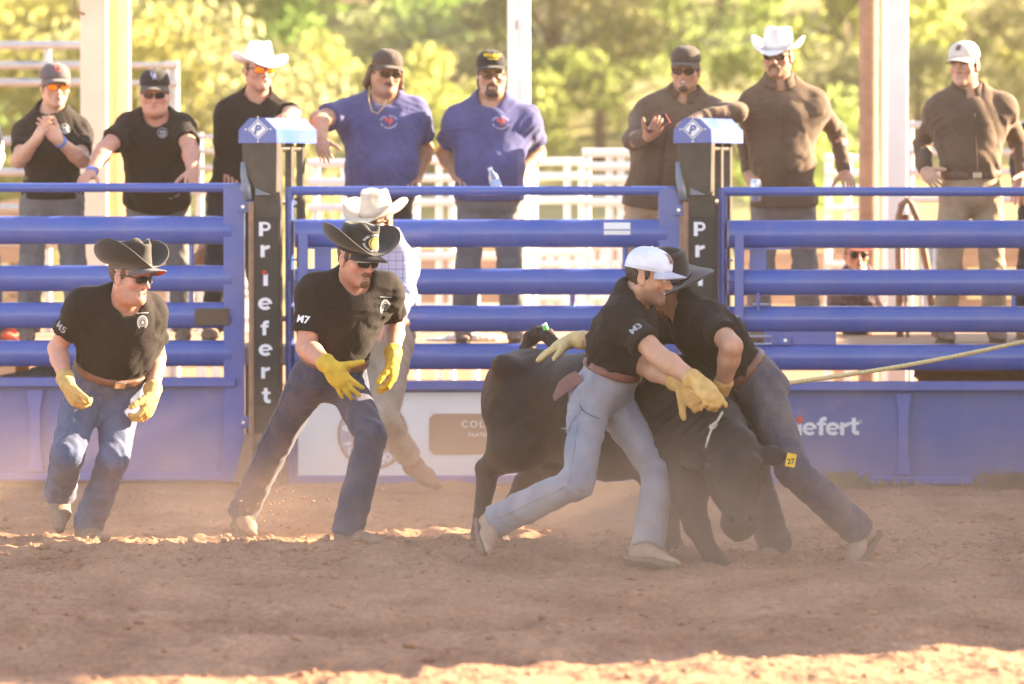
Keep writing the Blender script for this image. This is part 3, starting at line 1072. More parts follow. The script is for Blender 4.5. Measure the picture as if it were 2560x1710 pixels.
flat('lettering', tuple([text2d('COLORADO', 0.0, 1.35)[0] * 24 * pxm, text2d('COLORADO', 0.0, 1.35)[1]]), 1236, 1060, M_ink, 0.006, t)
flat('lettering', tuple([text2d('FRATERNAL ORDER OF POLICE', 0.01, 1.25)[0] * 13 * pxm, text2d('FRATERNAL ORDER OF POLICE', 0.01, 1.25)[1]]), 1282, 1087, M_ink, 0.006, t)
# right gate
gC, z, x0, x1, B = gate('blue steel gate at the right with white brand lettering on its panel', 1806, 2900, YG, 10, left='pipe', right=None)
rib(gC, z, YG, 2238, 2278, B)
tie(gC, z, YG, 2534, 720, 760, B)
latch(z, 1834, gC)
B('latch_plate', MB().box((XY(2000, YG), YG - 0.015, (z(818) + z(852)) / 2), (0.40, 0.02, z(818) - z(852)), bev=0.003), sm=False)
h = B('latch_tab', MB().box((XY(1962, YG), YG - 0.035, z(843)), (0.075, 0.02, 0.045), bev=0.008), sm=False)
MB().tube([(XY(1962, YG), YG - 0.05, z(840)), (XY(1962, YG), YG - 0.04, z(840))], 0.010, 8).build('bolt', M_bolt, h)
MB().tube([(XY(1850, YG), YG - 0.06, z(830)), (XY(1905, YG), YG - 0.06, z(830)), (XY(1928, YG), YG - 0.06, z(830)), (XY(1928, YG), YG - 0.06, z(848)), (XY(1870, YG), YG - 0.06, z(850))], 0.006, 8).build('slide_bolt', M_bolt, gC)
# brand lettering P r (red dotted) i e f e r t
LET = [('P', 1938, 1064, 46), ('r', 1976, 1072, 32), ('i', 1999, 1073, 32), ('e', 2024, 1072, 33), ('f', 2054, 1065, 46), ('e', 2082, 1072, 33), ('r', 2112, 1072, 32), ('t', 2136, 1066, 43)]
for ch, lx, ly, hh in LET:
    v, f = fat(ch)
    k = hh / (v[:, 1].max() - v[:, 1].min())
    flat('lettering', (v * np.array([1.02, 1.0]) * k * pxm, f), lx, ly, M_ink, 0.002, gC, YG - 0.008)
dm = (np.array([(0, 13), (10, 0), (0, -13), (-10, 0)]) * pxm, [(0, 3, 2, 1)])
flat('red_dot', dm, 1999, 1049, M_red, 0.003, gC, YG - 0.008)
flat('registered_mark', disc2d(4.6 * pxm, 14, 1, r0=3.4 * pxm), 2151, 1054, M_ink, 0.002, gC, YG - 0.008)

# black posts with blue hoods
def post(label, dxp):
    X = lambda p, Y: XY(p + dxp, Y)
    Y0 = 26.62
    s_ = Y0 / FPX
    bx_ = X(648, Y0)
    t = empty('gate_post', (bx_, Y0, 0), label, 'gate post', 'black posts with blue hoods')
    q = lambda p, y, Y=Y0: P(p + dxp, y, Y)
    ax = nrm((math.sin(rad(21)), math.cos(rad(21)), 0))           # the frame runs back and to the right
    sd = np.array([ax[1], -ax[0], 0])
    Lh = 0.56
    # hood: folded blue sheet, octagonal front
    fr = [q(596, 358), q(692, 357), q(691, 324), q(662, 295), q(624, 295), q(597, 324)]
    h = fix_normals(MB().prism(fr, ax * Lh).build('hood', M_blue, t))
    mid = (fr[0] + fr[1]) / 2
    for a, b in ((604, 690),):
        fix_normals(MB().prism([q(603, 357) + ax * 0.012, q(690, 357) + ax * 0.012, q(688, 480) + ax * 0.012, q(676, 488) + ax * 0.012, q(645, 488) + ax * 0.012, q(618, 440) + ax * 0.012, q(604, 400) + ax * 0.012], ax * 0.06).build('shroud', M_black, t))
    # lever tucked under the shroud
    lv = [q(609, 405) + ax * -0.01, q(612, 440) - ax * 0.015, q(620, 470) - ax * 0.02, q(624, 500) - ax * 0.02]
    MB().tube(lv, [0.012, 0.02, 0.026, 0.024], 8).build('lever', M_grey, t, smooth=True)
    fix_normals(MB().prism([q(640, 470), q(676, 487), q(640, 488)], ax * -0.012).build('lever_fin', M_grey, t))
    # front upright and the sign board on it
    zb = -0.06
    c = q(668, 700)
    MB().box(np.array([c[0], Y0 + 0.05, (ZY(488, Y0) + zb) / 2]), (0.150, 0.06, ZY(488, Y0) - zb), bev=0.006).build('upright', M_black, t)
    MB().tube([q(628, 505), np.array([q(628, 505)[0], Y0, zb])], 0.0165, 10).build('hinge_pipe', M_rust, t, smooth=True, angle=40)
    c0, c1 = q(635, 543, Y0 - 0.002), q(697, 1012, Y0 - 0.002)
    sg = MB().box((c0 + c1) / 2 + np.array([0, 0.006, 0]), (c1[0] - c0[0], 0.012, c0[2] - c1[2]), bev=0.002).build('sign_board', M_sign, t)
    for ch, lx, ly, hh, up in (('P', 662, 572.5, 35, 1), ('r', 663, 628, 30, 0), ('i', 664, 699, 31, 0), ('e', 663, 759.5, 31, 0), ('f', 662, 819.5, 37, 1), ('e', 664, 875, 30, 0), ('r', 664, 932, 28, 0), ('t', 665.5, 989, 38, 1)):
        v, f = fat(ch)
        k = hh / (v[:, 1].max() - v[:, 1].min())
        decal('letter', (v * np.array([1.08, 1.0]) * k * s_, f), P(lx + dxp, ly, Y0 - 0.004), U, Vv, M_ink, sg, None, 0.001)
    decal('red_dot', disc2d(6.2 * s_, 16, 2, 0.85), P(661 + dxp, 681, Y0 - 0.004), U, Vv, M_red, sg, None, 0.001)
    # rear uprights of the frame, receding back and right, tied under the hood and at the foot
    for k, d in enumerate((0.20, 0.36, 0.52)):
        b = mid + ax * d + sd * 0.035
        MB().box(np.array([b[0], b[1], (mid[2] + zb) / 2]), (0.042, 0.042, mid[2] - zb), np.stack([sd, ax, np.array([0, 0, 1.0])], 1), bev=0.006).build('rear_upright', M_black, t)
    for zz in (mid[2] - 0.03, ZY(505, Y0), ZY(800, Y0), ZY(1100, Y0)):
        a, b = mid + ax * 0.06 + sd * 0.035, mid + ax * 0.54 + sd * 0.035
        a[2] = b[2] = zz
        MB().tube([a, b], 0.016, 8).build('tie', M_black, t)
    pb = mid + ax * 0.44 + sd * 0.035
    MB().box((pb[0], pb[1] - 0.03, ZY(508, Y0)), (0.075, 0.012, 0.055), bev=0.003).build('bracket', M_black, t)
    MB().tube([(pb[0], pb[1] - 0.05, ZY(508, Y0)), (pb[0], pb[1] - 0.036, ZY(508, Y0))], 0.012, 10).build('bolt', M_bolt, t)
    fix_normals(MB().prism([q(612, 1085), q(585, 1206), q(690, 1206), q(690, 1085)], (0, 0.05, 0)).build('foot_brace', M_rust, t))
    # emblem: white diamond with a letter P
    oc = (fr[2] + fr[5] + fr[3] + fr[4]) / 4
    oc = q(645, 323)
    e = nrm(fr[1] - fr[0])
    nrm_f = np.cross(e, Vv)
    r1, r2 = 26 * s_, 20 * s_
    ring = np.array([(0, 1), (1, 0), (0, -1), (-1, 0)], float)
    R_ = np.concatenate([ring * r1, ring * (r1 * 0.90)])
    decal('emblem_ring', (R_, [(i, i + 4, (i + 1) % 4 + 4, (i + 1) % 4) for i in range(4)]), oc, e, Vv, M_ink, h, None, 0.002)
    decal('emblem_diamond', (ring * r2, [(0, 3, 2, 1)]), oc, e, Vv, M_ink, h, None, 0.002)
    v, f = text2d('P', 0.045)
    sh = v.copy(); sh[:, 0] += sh[:, 1] * 0.25
    decal('emblem_letter', (sh * 30 * s_, f), oc - np.array([0, 0, 0.002]), e, Vv, M_blue, h, None, 0.004)
    for a in range(4):
        p = oc + e * math.cos(a * math.pi / 2) * 31 * s_ + Vv * math.sin(a * math.pi / 2) * 30 * s_
        decal('emblem_dot', disc2d(2.4 * s_, 10, 1), p, e, Vv, M_ink, h, None, 0.002)
    return t
post('black gate post with blue hood at the left, white vertical lettering fully readable', 0)
post('black gate post with blue hood at the right, lettering half hidden by the wrestlers', 1087)
# ================================================================ PEOPLE
def skin(name, c):
    return mat('skin_' + name, c, rough=0.48, var=0.10, scale=30, bump=0.08, bscale=250, sss=0.12, attr='tint', spec=0.4)
SKIN = {'fair': skin('fair', (0.58, 0.32, 0.22)), 'tan': skin('tan', (0.50, 0.265, 0.17)), 'ruddy': skin('ruddy', (0.58, 0.275, 0.19)), 'brown': skin('brown', (0.47, 0.245, 0.155))}
def cloth(name, c, **k):
    a = dict(rough=0.85, var=0.18, scale=9, bump=0.3, bscale=110, spec=0.2, sheen=0.12, ridge=0.35, rscale=8.0)
    a.update(k)
    return mat('cloth_' + name, c, **a)
M_tee = cloth('black_tee', (0.0165, 0.0115, 0.0105), sheen=.03)
M_bluetee = cloth('blue_tee', (0.070, 0.074, 0.195))
M_olive = cloth('olive_shirt', (0.125, 0.080, 0.054), ridge=.14, rscale=5)
M_jean_dk = cloth('dark_denim', (0.026, 0.033, 0.066), col2=(0.055, 0.065, 0.11), dust=.2, dscale=5, scale=9)
M_jean = cloth('denim', (0.06, 0.08, 0.15), col2=(0.10, 0.125, 0.21), dust=.2, dscale=5, scale=12)
M_jean_lt = cloth('light_denim', (0.17, 0.185, 0.24), col2=(0.31, 0.30, 0.34), dust=.35, dscale=5, scale=6)
M_jean_h = cloth('dusty_denim', (0.055, 0.056, 0.085), col2=(0.105, 0.095, 0.115), dust=.35, dscale=5, scale=7)
M_jean_bk = cloth('black_denim', (0.022, 0.022, 0.028))
M_khaki = cloth('khaki', (0.42, 0.29, 0.19))
M_greyjean = cloth('grey_denim', (0.15, 0.14, 0.14), col2=(0.22, 0.2, 0.19))
M_leather = mat('brown_leather', (0.17, 0.075, 0.045), rough=0.5, var=0.2, scale=25)
M_redleather = mat('red_leather', (0.17, 0.062, 0.045), rough=0.5, var=0.2, scale=25)
M_boot = mat('dusty_boot', (0.26, 0.165, 0.115), rough=0.75, var=0.25, scale=20, bump=0.15)
M_bootlt = mat('pale_dusty_boot', (0.36, 0.235, 0.165), rough=0.8, var=0.2, scale=20, bump=0.15)
M_sole = mat('boot_sole', (0.16, 0.105, 0.075), rough=0.8)
M_glovey = mat('yellow_glove', (0.62, 0.38, 0.035), rough=0.75, var=0.16, scale=22, bump=0.35, bscale=70)
M_glovet = mat('tan_glove', (0.56, 0.33, 0.11), rough=0.75, var=0.2, scale=22, bump=0.35, bscale=70)
M_glovep = mat('pale_glove', (0.58, 0.42, 0.19), rough=0.75, var=0.2, scale=22, bump=0.35, bscale=70)
M_glass_o = mat('orange_lens', (0.85, 0.16, 0.02), rough=0.08, var=0.5, scale=25, metal=0.6, col2=(0.95, 0.35, 0.03))
M_glass_k = mat('black_lens', (0.008, 0.008, 0.009), rough=0.08, var=0.1, spec=0.7)
M_frame = mat('black_frame', (0.012, 0.011, 0.011), rough=0.35)
M_hair_d = mat('dark_hair', (0.028, 0.017, 0.011), rough=0.55, var=0.4, scale=60, bump=0.5, bscale=220, stretch=(1, 1, 0.2))
M_hair_b = mat('brown_hair', (0.10, 0.05, 0.025), rough=0.55, var=0.4, scale=60, bump=0.5, bscale=220, stretch=(1, 1, 0.2))
M_hair_r = mat('reddish_hair', (0.20, 0.085, 0.035), rough=0.55, var=0.4, scale=60, bump=0.5, bscale=220, stretch=(1, 1, 0.2))
M_hatblk = mat('black_felt', (0.020, 0.016, 0.014), rough=0.85, var=0.2, scale=20, sheen=0.2)
M_hatwht = mat('white_straw', (0.78, 0.74, 0.70), rough=0.7, var=0.06, scale=40, bump=0.3, bscale=260)
M_hatcrm = mat('cream_felt', (0.66, 0.56, 0.45), rough=0.8, var=0.12, scale=12)
M_capgrey = cloth('grey_cap', (0.12, 0.10, 0.105))
M_capblk = cloth('black_cap', (0.018, 0.016, 0.018))
M_capbrn = cloth('brown_cap', (0.075, 0.055, 0.045))
M_capbeige = cloth('beige_cap', (0.62, 0.56, 0.50))
M_capwhite = cloth('white_mesh_cap', (0.66, 0.68, 0.80))
M_capfront = cloth('grey_cap_front', (0.44, 0.46, 0.56))
M_teeth = mat('teeth', (0.75, 0.70, 0.62), rough=0.3)
M_gold = mat('gold_print', (0.70, 0.48, 0.12), rough=0.5)
M_greyprint = mat('grey_print', (0.30, 0.30, 0.32), rough=0.7)
M_redprint = mat('red_print', (0.60, 0.09, 0.06), rough=0.7)
M_lilacprint = mat('lilac_print', (0.50, 0.46, 0.62), rough=0.7)
M_yelprint = mat('yellow_print', (0.85, 0.55, 0.03), rough=0.7)
M_wrist = mat('blue_wristband', (0.08, 0.22, 0.62), rough=0.5)
M_eyew = mat('eye_white', (0.75, 0.72, 0.70), rough=0.2)
M_eyed = mat('eye_dark', (0.02, 0.015, 0.012), rough=0.15)
M_buckle = mat('buckle', (0.72, 0.62, 0.45), rough=0.25, metal=0.9)

class Fr:
    """frame: r = person's right, f = forward, u = up"""
    def __init__(s, o, r, f, u):
        s.o, s.r, s.f, s.u = np.asarray(o, float), nrm(r), nrm(f), nrm(u)
        s.R = np.stack([s.r, s.f, s.u], 1)
    def __call__(s, x, y, z, k=1.0):
        return s.o + s.R @ (np.array([x, y, z]) * k)
    def loc(s, Pt):
        return (np.asarray(Pt) - s.o) @ s.R
def head_frame(o, yaw, pitch, roll):
    """yaw > 0 turns towards image right, pitch > 0 looks down, roll > 0 leans to image right; 0 = facing the camera"""
    f0, u0 = np.array([0, -1.0, 0]), np.array([0, 0, 1.0])
    Rz = np.array(Matrix.Rotation(rad(yaw), 3, 'Z'))
    f = Rz @ f0
    r = np.cross(f, u0)
    Rp = np.array(Matrix.Rotation(rad(-pitch), 3, Vector(r)))
    f, u = Rp @ f, Rp @ u0
    Rr = np.array(Matrix.Rotation(rad(roll), 3, Vector((0, 1, 0))))
    f, u, r = Rr @ f, Rr @ u, Rr @ r
    return Fr(o, r, f, u)

def head_prims(H, s=1.0, jowl=0.0, mouth=0.0, w=1.0):
    p, q = [], []
    L = lambda x, y, z: H(x * w, y, z, s)
    E = lambda c, r, k=0.02: p.append((EL(L(*c), H.R, np.array(r) * s), k))
    E((0, -.012, .030), (.077 * w, .097, .088))
    E((0, .020, -.045), (.060 * w + jowl * .012, .066, .078), .03)
    for sg in (-1, 1):
        p.append((RC(L(sg * .050, -.008, -.056), L(sg * .012, .060, -.100), (.024 + jowl * .012) * s, .020 * s), .025))
        E((sg * .046, .052, -.030), (.022, .022, .020), .02)
        p.append((RC(L(sg * .044, .066, .014), L(sg * .010, .083, .012), .011 * s, .010 * s), .014))
        Re = H.R
        E((sg * .080, -.014, -.012), (.008, .019, .032), .008)
        E((sg * .081, -.002, -.036), (.007, .010, .012), .006)
        q.append((EL(L(sg * .088, -.008, -.010), H.R, np.array((.007, .010, .018)) * s), .006))
        q.append((EL(L(sg * .032, .097, -.006), H.R, np.array((.018, .020, .011)) * s), .012))
    E((0, .072, -.102), (.024 + jowl * .01, .020, .019), .02)
    if jowl:
        E((0, .028, -.104), (.05 + jowl * .02, .048, .030 + .012 * jowl), .03)
    p.append((RC(L(0, .082, .004), L(0, .106, -.036), .0085 * s, .0125 * s), .014))
    for sg in (-1, 1):
        E((sg * .012, .096, -.040), (.009, .011, .008), .008)
        # eyeball bulge under the lid
        E((sg * .031, .080, -.007), (.014, .012, .011), .006)
    p.append((RC(L(-.021, .079, -.064), L(.021, .079, -.064), .0065 * s, .0065 * s), .008))
    p.append((RC(L(-.008, .088, -.062), L(.008, .088, -.062), .0062 * s, .0062 * s), .01))
    p.append((RC(L(-.016, .084, -.075), L(.016, .084, -.075), .0075 * s, .0075 * s), .009))
    if mouth:
        q.append((EL(L(0, .096, -.070), H.R, np.array((.021, .026, .0075 + .004 * mouth)) * s), .005))
    else:
        q.append((RC(L(-.024, .090, -.0685), L(.024, .090, -.0685), .0016 * s, .0016 * s), .004))
    return p, q

def hand_prims(wr, d, n, right, curl=0.35, spread=0.12, s=1.0, g=0.0, thumb=(0.75, 0.65, 0.2), tcurl=0.3):
    """d = finger direction, n = direction the palm faces; curl in radians per joint (list for each finger allowed)"""
    d = nrm(d)
    n = nrm(n - d * (n @ d))
    t = np.cross(d, n) * (1 if right else -1)
    R = np.stack([t, d, n], 1)
    p = [(EL(wr + d * .050 * s, R, np.array([.041 + g, .054 + g, .018 + g]) * s), .012),
         (RC(wr - d * .015 * s, wr + d * .03 * s, (.027 + g) * s, (.030 + g) * s, n, .72), .02)]
    cs = curl if hasattr(curl, '__len__') else [curl * (0.9 + .1 * i) for i in range(4)]
    for i in range(4):
        off = (.030, .010, -.010, -.029)[i]
        b = wr + (d * (.086, .091, .087, .077)[i] + t * off) * s
        fd = nrm(d + t * (off / .03) * spread)
        L = (.074, .083, .077, .060)[i] * s
        a, r = 0.0, (.0092, .0094, .0090, .0080)[i] * s + g * .55
        prev = wr + (d * .06 + t * off * .95) * s
        p.append((RC(prev, b, r * 1.25, r * 1.1), .008))
        for j, fr in enumerate((.44, .31, .25)):
            a += cs[i] * (0.8, 1.1, .8)[j]
            e = b + (fd * math.cos(a) + n * math.sin(a)) * L * fr
            p.append((RC(b, e, r * (1.05, .97, .90)[j], r * (.98, .90, .80)[j]), .003))
            b = e
    b = wr + (d * .022 + t * .026) * s
    td = nrm(d * thumb[0] + t * thumb[1] + n * thumb[2])
    m = b + td * .048 * s
    e = m + nrm(td + d * tcurl * .4 + n * tcurl * .5) * .034 * s
    e2 = e + nrm(td + d * tcurl + n * tcurl * .6) * .024 * s
    r = .0125 * s + g * .6
    p += [(RC(b, m, r * 1.35, r * 1.0), .014), (RC(m, e, r, r * .9), .006), (RC(e, e2, r * .92, r * .75), .004)]
    return p

def fblob(pk, h, subs=(), warp=None, planes=(), pad=0.02, band=0.05):
    lo, hi = bounds([p for p, k in pk], pad)
    f = Field(lo, hi, h)
    for p, k in pk:
        f.add(p, k)
    for p, k in subs:
        f.add(p, k, True)
    if warp:
        f.warp(warp, band)
    for q, n in planes:
        f.plane(q, n)
    return f.mesh()

def creases(spots, seed):
    """bunched cloth at the joints: (point, axis, reach, amplitude, waves per metre)"""
    rs = np.random.RandomState(seed)
    pr = []
    for (p, ax, rch, amp, fq) in spots:
        ax = nrm(ax)
        e = nrm(np.cross(ax, rs.normal(size=3)))
        pr.append((np.asarray(p), ax, e, rch, amp, fq, rs.rand() * 6.28, rs.choice([-1, 1]) * rs.uniform(.5, 1.6), rs.rand() * 6.28))
    def fn(Pt):
        o = np.zeros(len(Pt))
        for p, ax, e, rch, amp, fq, ph, sl, p2 in pr:
            d = Pt - p
            s_ = d @ ax
            c = d @ e
            c2 = d @ np.cross(ax, e)
            w = np.exp(-np.sum(d * d, 1) / rch ** 2)
            a = s_ + sl * c + .45 * np.abs(c2) + .018 * np.sin(c * 50 + p2)
            o -= amp * w * (1 - np.abs(np.sin(math.pi * fq * a + ph)) ** .7 * 1.6)
        return o
    return fn
def both(*fs):
    return lambda Pt: sum(f(Pt) for f in fs)

# ---- headwear -------------------------------------------------------------
def ball_cap(name, H, m, par, z0=.035, tilt=0.0, visor_m=None, under=None, snap=False, s=1.0, vl=.072, crown=1.0, back=False):
    f, u = H.f * math.cos(tilt) - H.u * math.sin(tilt), H.u * math.cos(tilt) + H.f * math.sin(tilt)
    K = Fr(H(0, -.008, z0, s), H.r, f, u)
    ax, ay, az = .086 * s, .106 * s, .088 * s * crown
    def dome(a, v):
        ph = v * math.pi / 2
        c = math.cos(ph) ** 0.75
        seam = 1 - 0.012 * max(0, 1 - abs(((a * 6 / (2 * math.pi)) % 1) - 0.5) * -1 - 0.5 if False else 0)
        sq = 1 + 0.05 * math.sin(ph * 2) * (1 if math.sin(a) > 0.2 else 0.3)
        return K(ax * c * math.cos(a) * sq, ay * c * math.sin(a) * sq, az * math.sin(ph) ** 0.92)
    mb = MB()
    mb.grid(lambda x, v: dome(2 * math.pi * x, v), 36, 10, True)
    o = mb.build(name, m, par, smooth=True, solid=0.004)
    # band edge
    MB().tube([dome(2 * math.pi * i / 30, 0.0) for i in range(31)], .0035, 6, cap=False).build('cap_edge', m, o, smooth=True)
    # six seams and button
    for i in range(6):
        a = math.pi / 2 + i * math.pi / 3
        MB().tube([dome(a, v) + (dome(a, v) - K.o) * .012 for v in np.linspace(0.02, 0.99, 9)], .0016, 5).build('seam', m, o)
    b = EL(K(0, 0, az + .002), K.R, (.009 * s, .009 * s, .005 * s))
    v, q = blob([b], .003, .001)
    obj('button', v, q, m, o)
    # visor
    def vis(x, v):
        a = rad(90 - 62 + 124 * x)
        e = (x - .5) * 2
        out = vl * s * v * (1 - abs(e) ** 2.6) ** .5
        p = np.array([ax * math.cos(a) * 1.01, ay * math.sin(a) * 1.01])
        curve = -.030 * s * e * e * (0.35 + v * .65)
        return K(p[0] * (1 + .10 * v * (1 - abs(e))), p[1] + out, .004 * s + curve - .010 * v * s)
    mb = MB()
    mb.grid(vis, 22, 6)
    vo = mb.build('visor', visor_m or m, o, smooth=True, solid=0.0045)
    if under:
        mb = MB()
        mb.grid(lambda x, v: vis(.04 + .92 * x, .03 + .94 * v) - K.u * .0045, 22, 6)
        mb.build('visor_underside', under, vo, smooth=True)
    return o, K, dome

def cowboy_hat(name, H, m, par, z0=.040, tilt=0.0, s=1.0, brim=.095, curl=.075, crown=.125, dip=.022, band=None, taper=.80, fb=.085, roll=0.0, horns=0.0):
    f, u = H.f * math.cos(tilt) - H.u * math.sin(tilt), H.u * math.cos(tilt) + H.f * math.sin(tilt)
    K = Fr(H(0, -.008, z0, s), H.r, f, u)
    ax, ay = .088 * s, .106 * s
    def cr(x, v):
        a = 2 * math.pi * x
        if v < .62:                                   # sides
            t = v / .62
            k = 1 - (1 - taper) * t ** 1.3
            z = crown * s * t * (1 + .06 * math.sin(a) * t)
            return K(ax * k * math.cos(a), ay * k * math.sin(a), z)
        t = (v - .62) / .38                           # rolled edge and creased top
        k = taper * (1 - t)
        X, Yv = ax * k * math.cos(a), ay * k * math.sin(a)
        z = crown * s * (1 + .06 * math.sin(a) * (1 - t)) + .010 * s * math.sin(min(t * 3, 1) * math.pi) - .034 * s * (1 - min(abs(X) / (.045 * s), 1) ** 1.5) * min(t * 2.2, 1)
        if horns:
            z += horns * s * (1 - t) * (math.exp(-((abs(X) - .055 * s) / (.020 * s)) ** 2) * max(math.sin(a), 0) - .45 * math.exp(-(X / (.03 * s)) ** 2) * max(math.sin(a), 0))
        return K(X, Yv, z)
    mb = MB()
    mb.grid(cr, 40, 18, True)
    V = np.array(mb.V)
    Lc = K.loc(V)
    # front pinch
    for sg in (-1, 1):
        c = np.array([sg * ax * .62, ay * .62, crown * s * .78])
        d = np.linalg.norm((Lc - c) / np.array([.030, .045, .045]) / s, axis=1)
        Lc[:, 0] -= sg * .016 * s * np.exp(-d * d)
    mb.V = list(K.o + Lc @ K.R.T)
    o = mb.build(name, m, par, smooth=True, solid=0.004)
    def br(x, v):
        a = 2 * math.pi * x
        c, sn = math.cos(a), math.sin(a)
        side = abs(c) ** 1.6
        w = (brim * side + fb * (1 - side)) * s
        if roll:                                      # brim rolled up high at both sides
            sd2 = abs(c) ** 1.25
            w = (brim * sd2 + fb * (1 - sd2)) * s
            th = max(roll * sd2, 1e-3)
            return K((ax + w * math.sin(th * v) / th) * c, (ay + w * math.sin(th * v) / th * (.55 if roll else 1)) * sn, w * (1 - math.cos(th * v)) / th - dip * s * (abs(sn) ** 3) * v ** 1.3)
        th = v * (1.15 * side)                        # the sides roll up and in
        rr = w * (math.sin(th * 1.2) / 1.2 / max(th, 1e-4) * v if th > 1e-3 else v)
        z = curl * s * side * (v ** 2.2) - dip * s * (abs(sn) ** 2.5) * v ** 1.4
        return K((ax + rr) * c, (ay + (rr if side < .5 else rr)) * sn, z + .002)
    mb = MB()
    mb.grid(br, 56, 9, True)
    mb.build('brim', m, o, smooth=True, solid=0.005)
    if band:
        mb = MB()
        mb.grid(lambda x, v: K(ax * 1.015 * (1 - .03 * v) * math.cos(2 * math.pi * x), ay * 1.015 * (1 - .03 * v) * math.sin(2 * math.pi * x), .006 * s + .020 * s * v), 36, 1, True)
        mb.build('hat_band', band, o, smooth=True, solid=0.002)
    return o, K

def glasses(name, H, lens, par, frame=None, s=1.0, clear=False, hgt=.019, w=.027, z=-.006, y0=.104):
    frame = frame or M_frame
    mb = MB()
    curve = lambda x: y0 - 5.5 * x * x
    for sg in (-1, 1):
        # rim as a closed tube round the lens, then the temple
        pts = []
        for i in range(17):
            a = 2 * math.pi * i / 16
            ca, sa = math.cos(a), math.sin(a)
            X = sg * (.034 + w * math.copysign(abs(ca) ** .7, ca))
            Z = z + hgt * math.copysign(abs(sa) ** .7, sa) * (1 - .12 * (ca if sg > 0 else ca))
            pts.append(H(X, curve(X), Z, s))
        mb.tube(pts, .0022 * s if clear else .0016 * s, 6, cap=False)
        mb.tube([H(sg * (.034 + w), curve(.034 + w), z + .008, s), H(sg * .075, .045, z + .010, s), H(sg * .081, -.012, z + .006, s)], .0030 * s, 6)
    mb.tube([H(-.008, curve(0) - .001, z + .004, s), H(0, curve(0) + .002, z + .007, s), H(.008, curve(0) - .001, z + .004, s)], .0025 * s, 6)
    o = mb.build(name, frame, par, smooth=True)
    for sg in (-1, 1):
        m2 = MB()
        def ln(u, v):
            a = 2 * math.pi * u
            ca, sa = math.cos(a), math.sin(a)
            X = sg * (.034 + v * w * math.copysign(abs(ca) ** .7, ca))
            Z = z + v * hgt * math.copysign(abs(sa) ** .7, sa)
            return H(X, curve(X) + .0005, Z, s)
        m2.grid(ln, 16, 3, True)
        m2.build('lens', lens, o, smooth=True)
    return o
M_clear = mat('clear_lens', (0.9, 0.9, 0.9), rough=0.02, trans=1.0, var=0.0)

def region_hair(name, H, m, par, prims, reg, off=.006, h=.0045, s=1.0, warp=None):
    """a coat of hair over the head surface, kept inside the given regions"""
    p, q = prims
    lo, hi = bounds([a for a, k in p], .03)
    f = Field(lo, hi, h)
    for a, k in p:
        f.add(a, k)
    f.F -= off * s
    g = Field(lo, hi, h)
    for r in reg:
        g.add(r, .008)
    f.F = np.maximum(f.F, g.F)
    f.warp(fold_fn(3, .0022, 60, H.u, .2), .02)
    v, qd = f.mesh()
    if len(qd):
        return obj(name, v, qd, m, par)

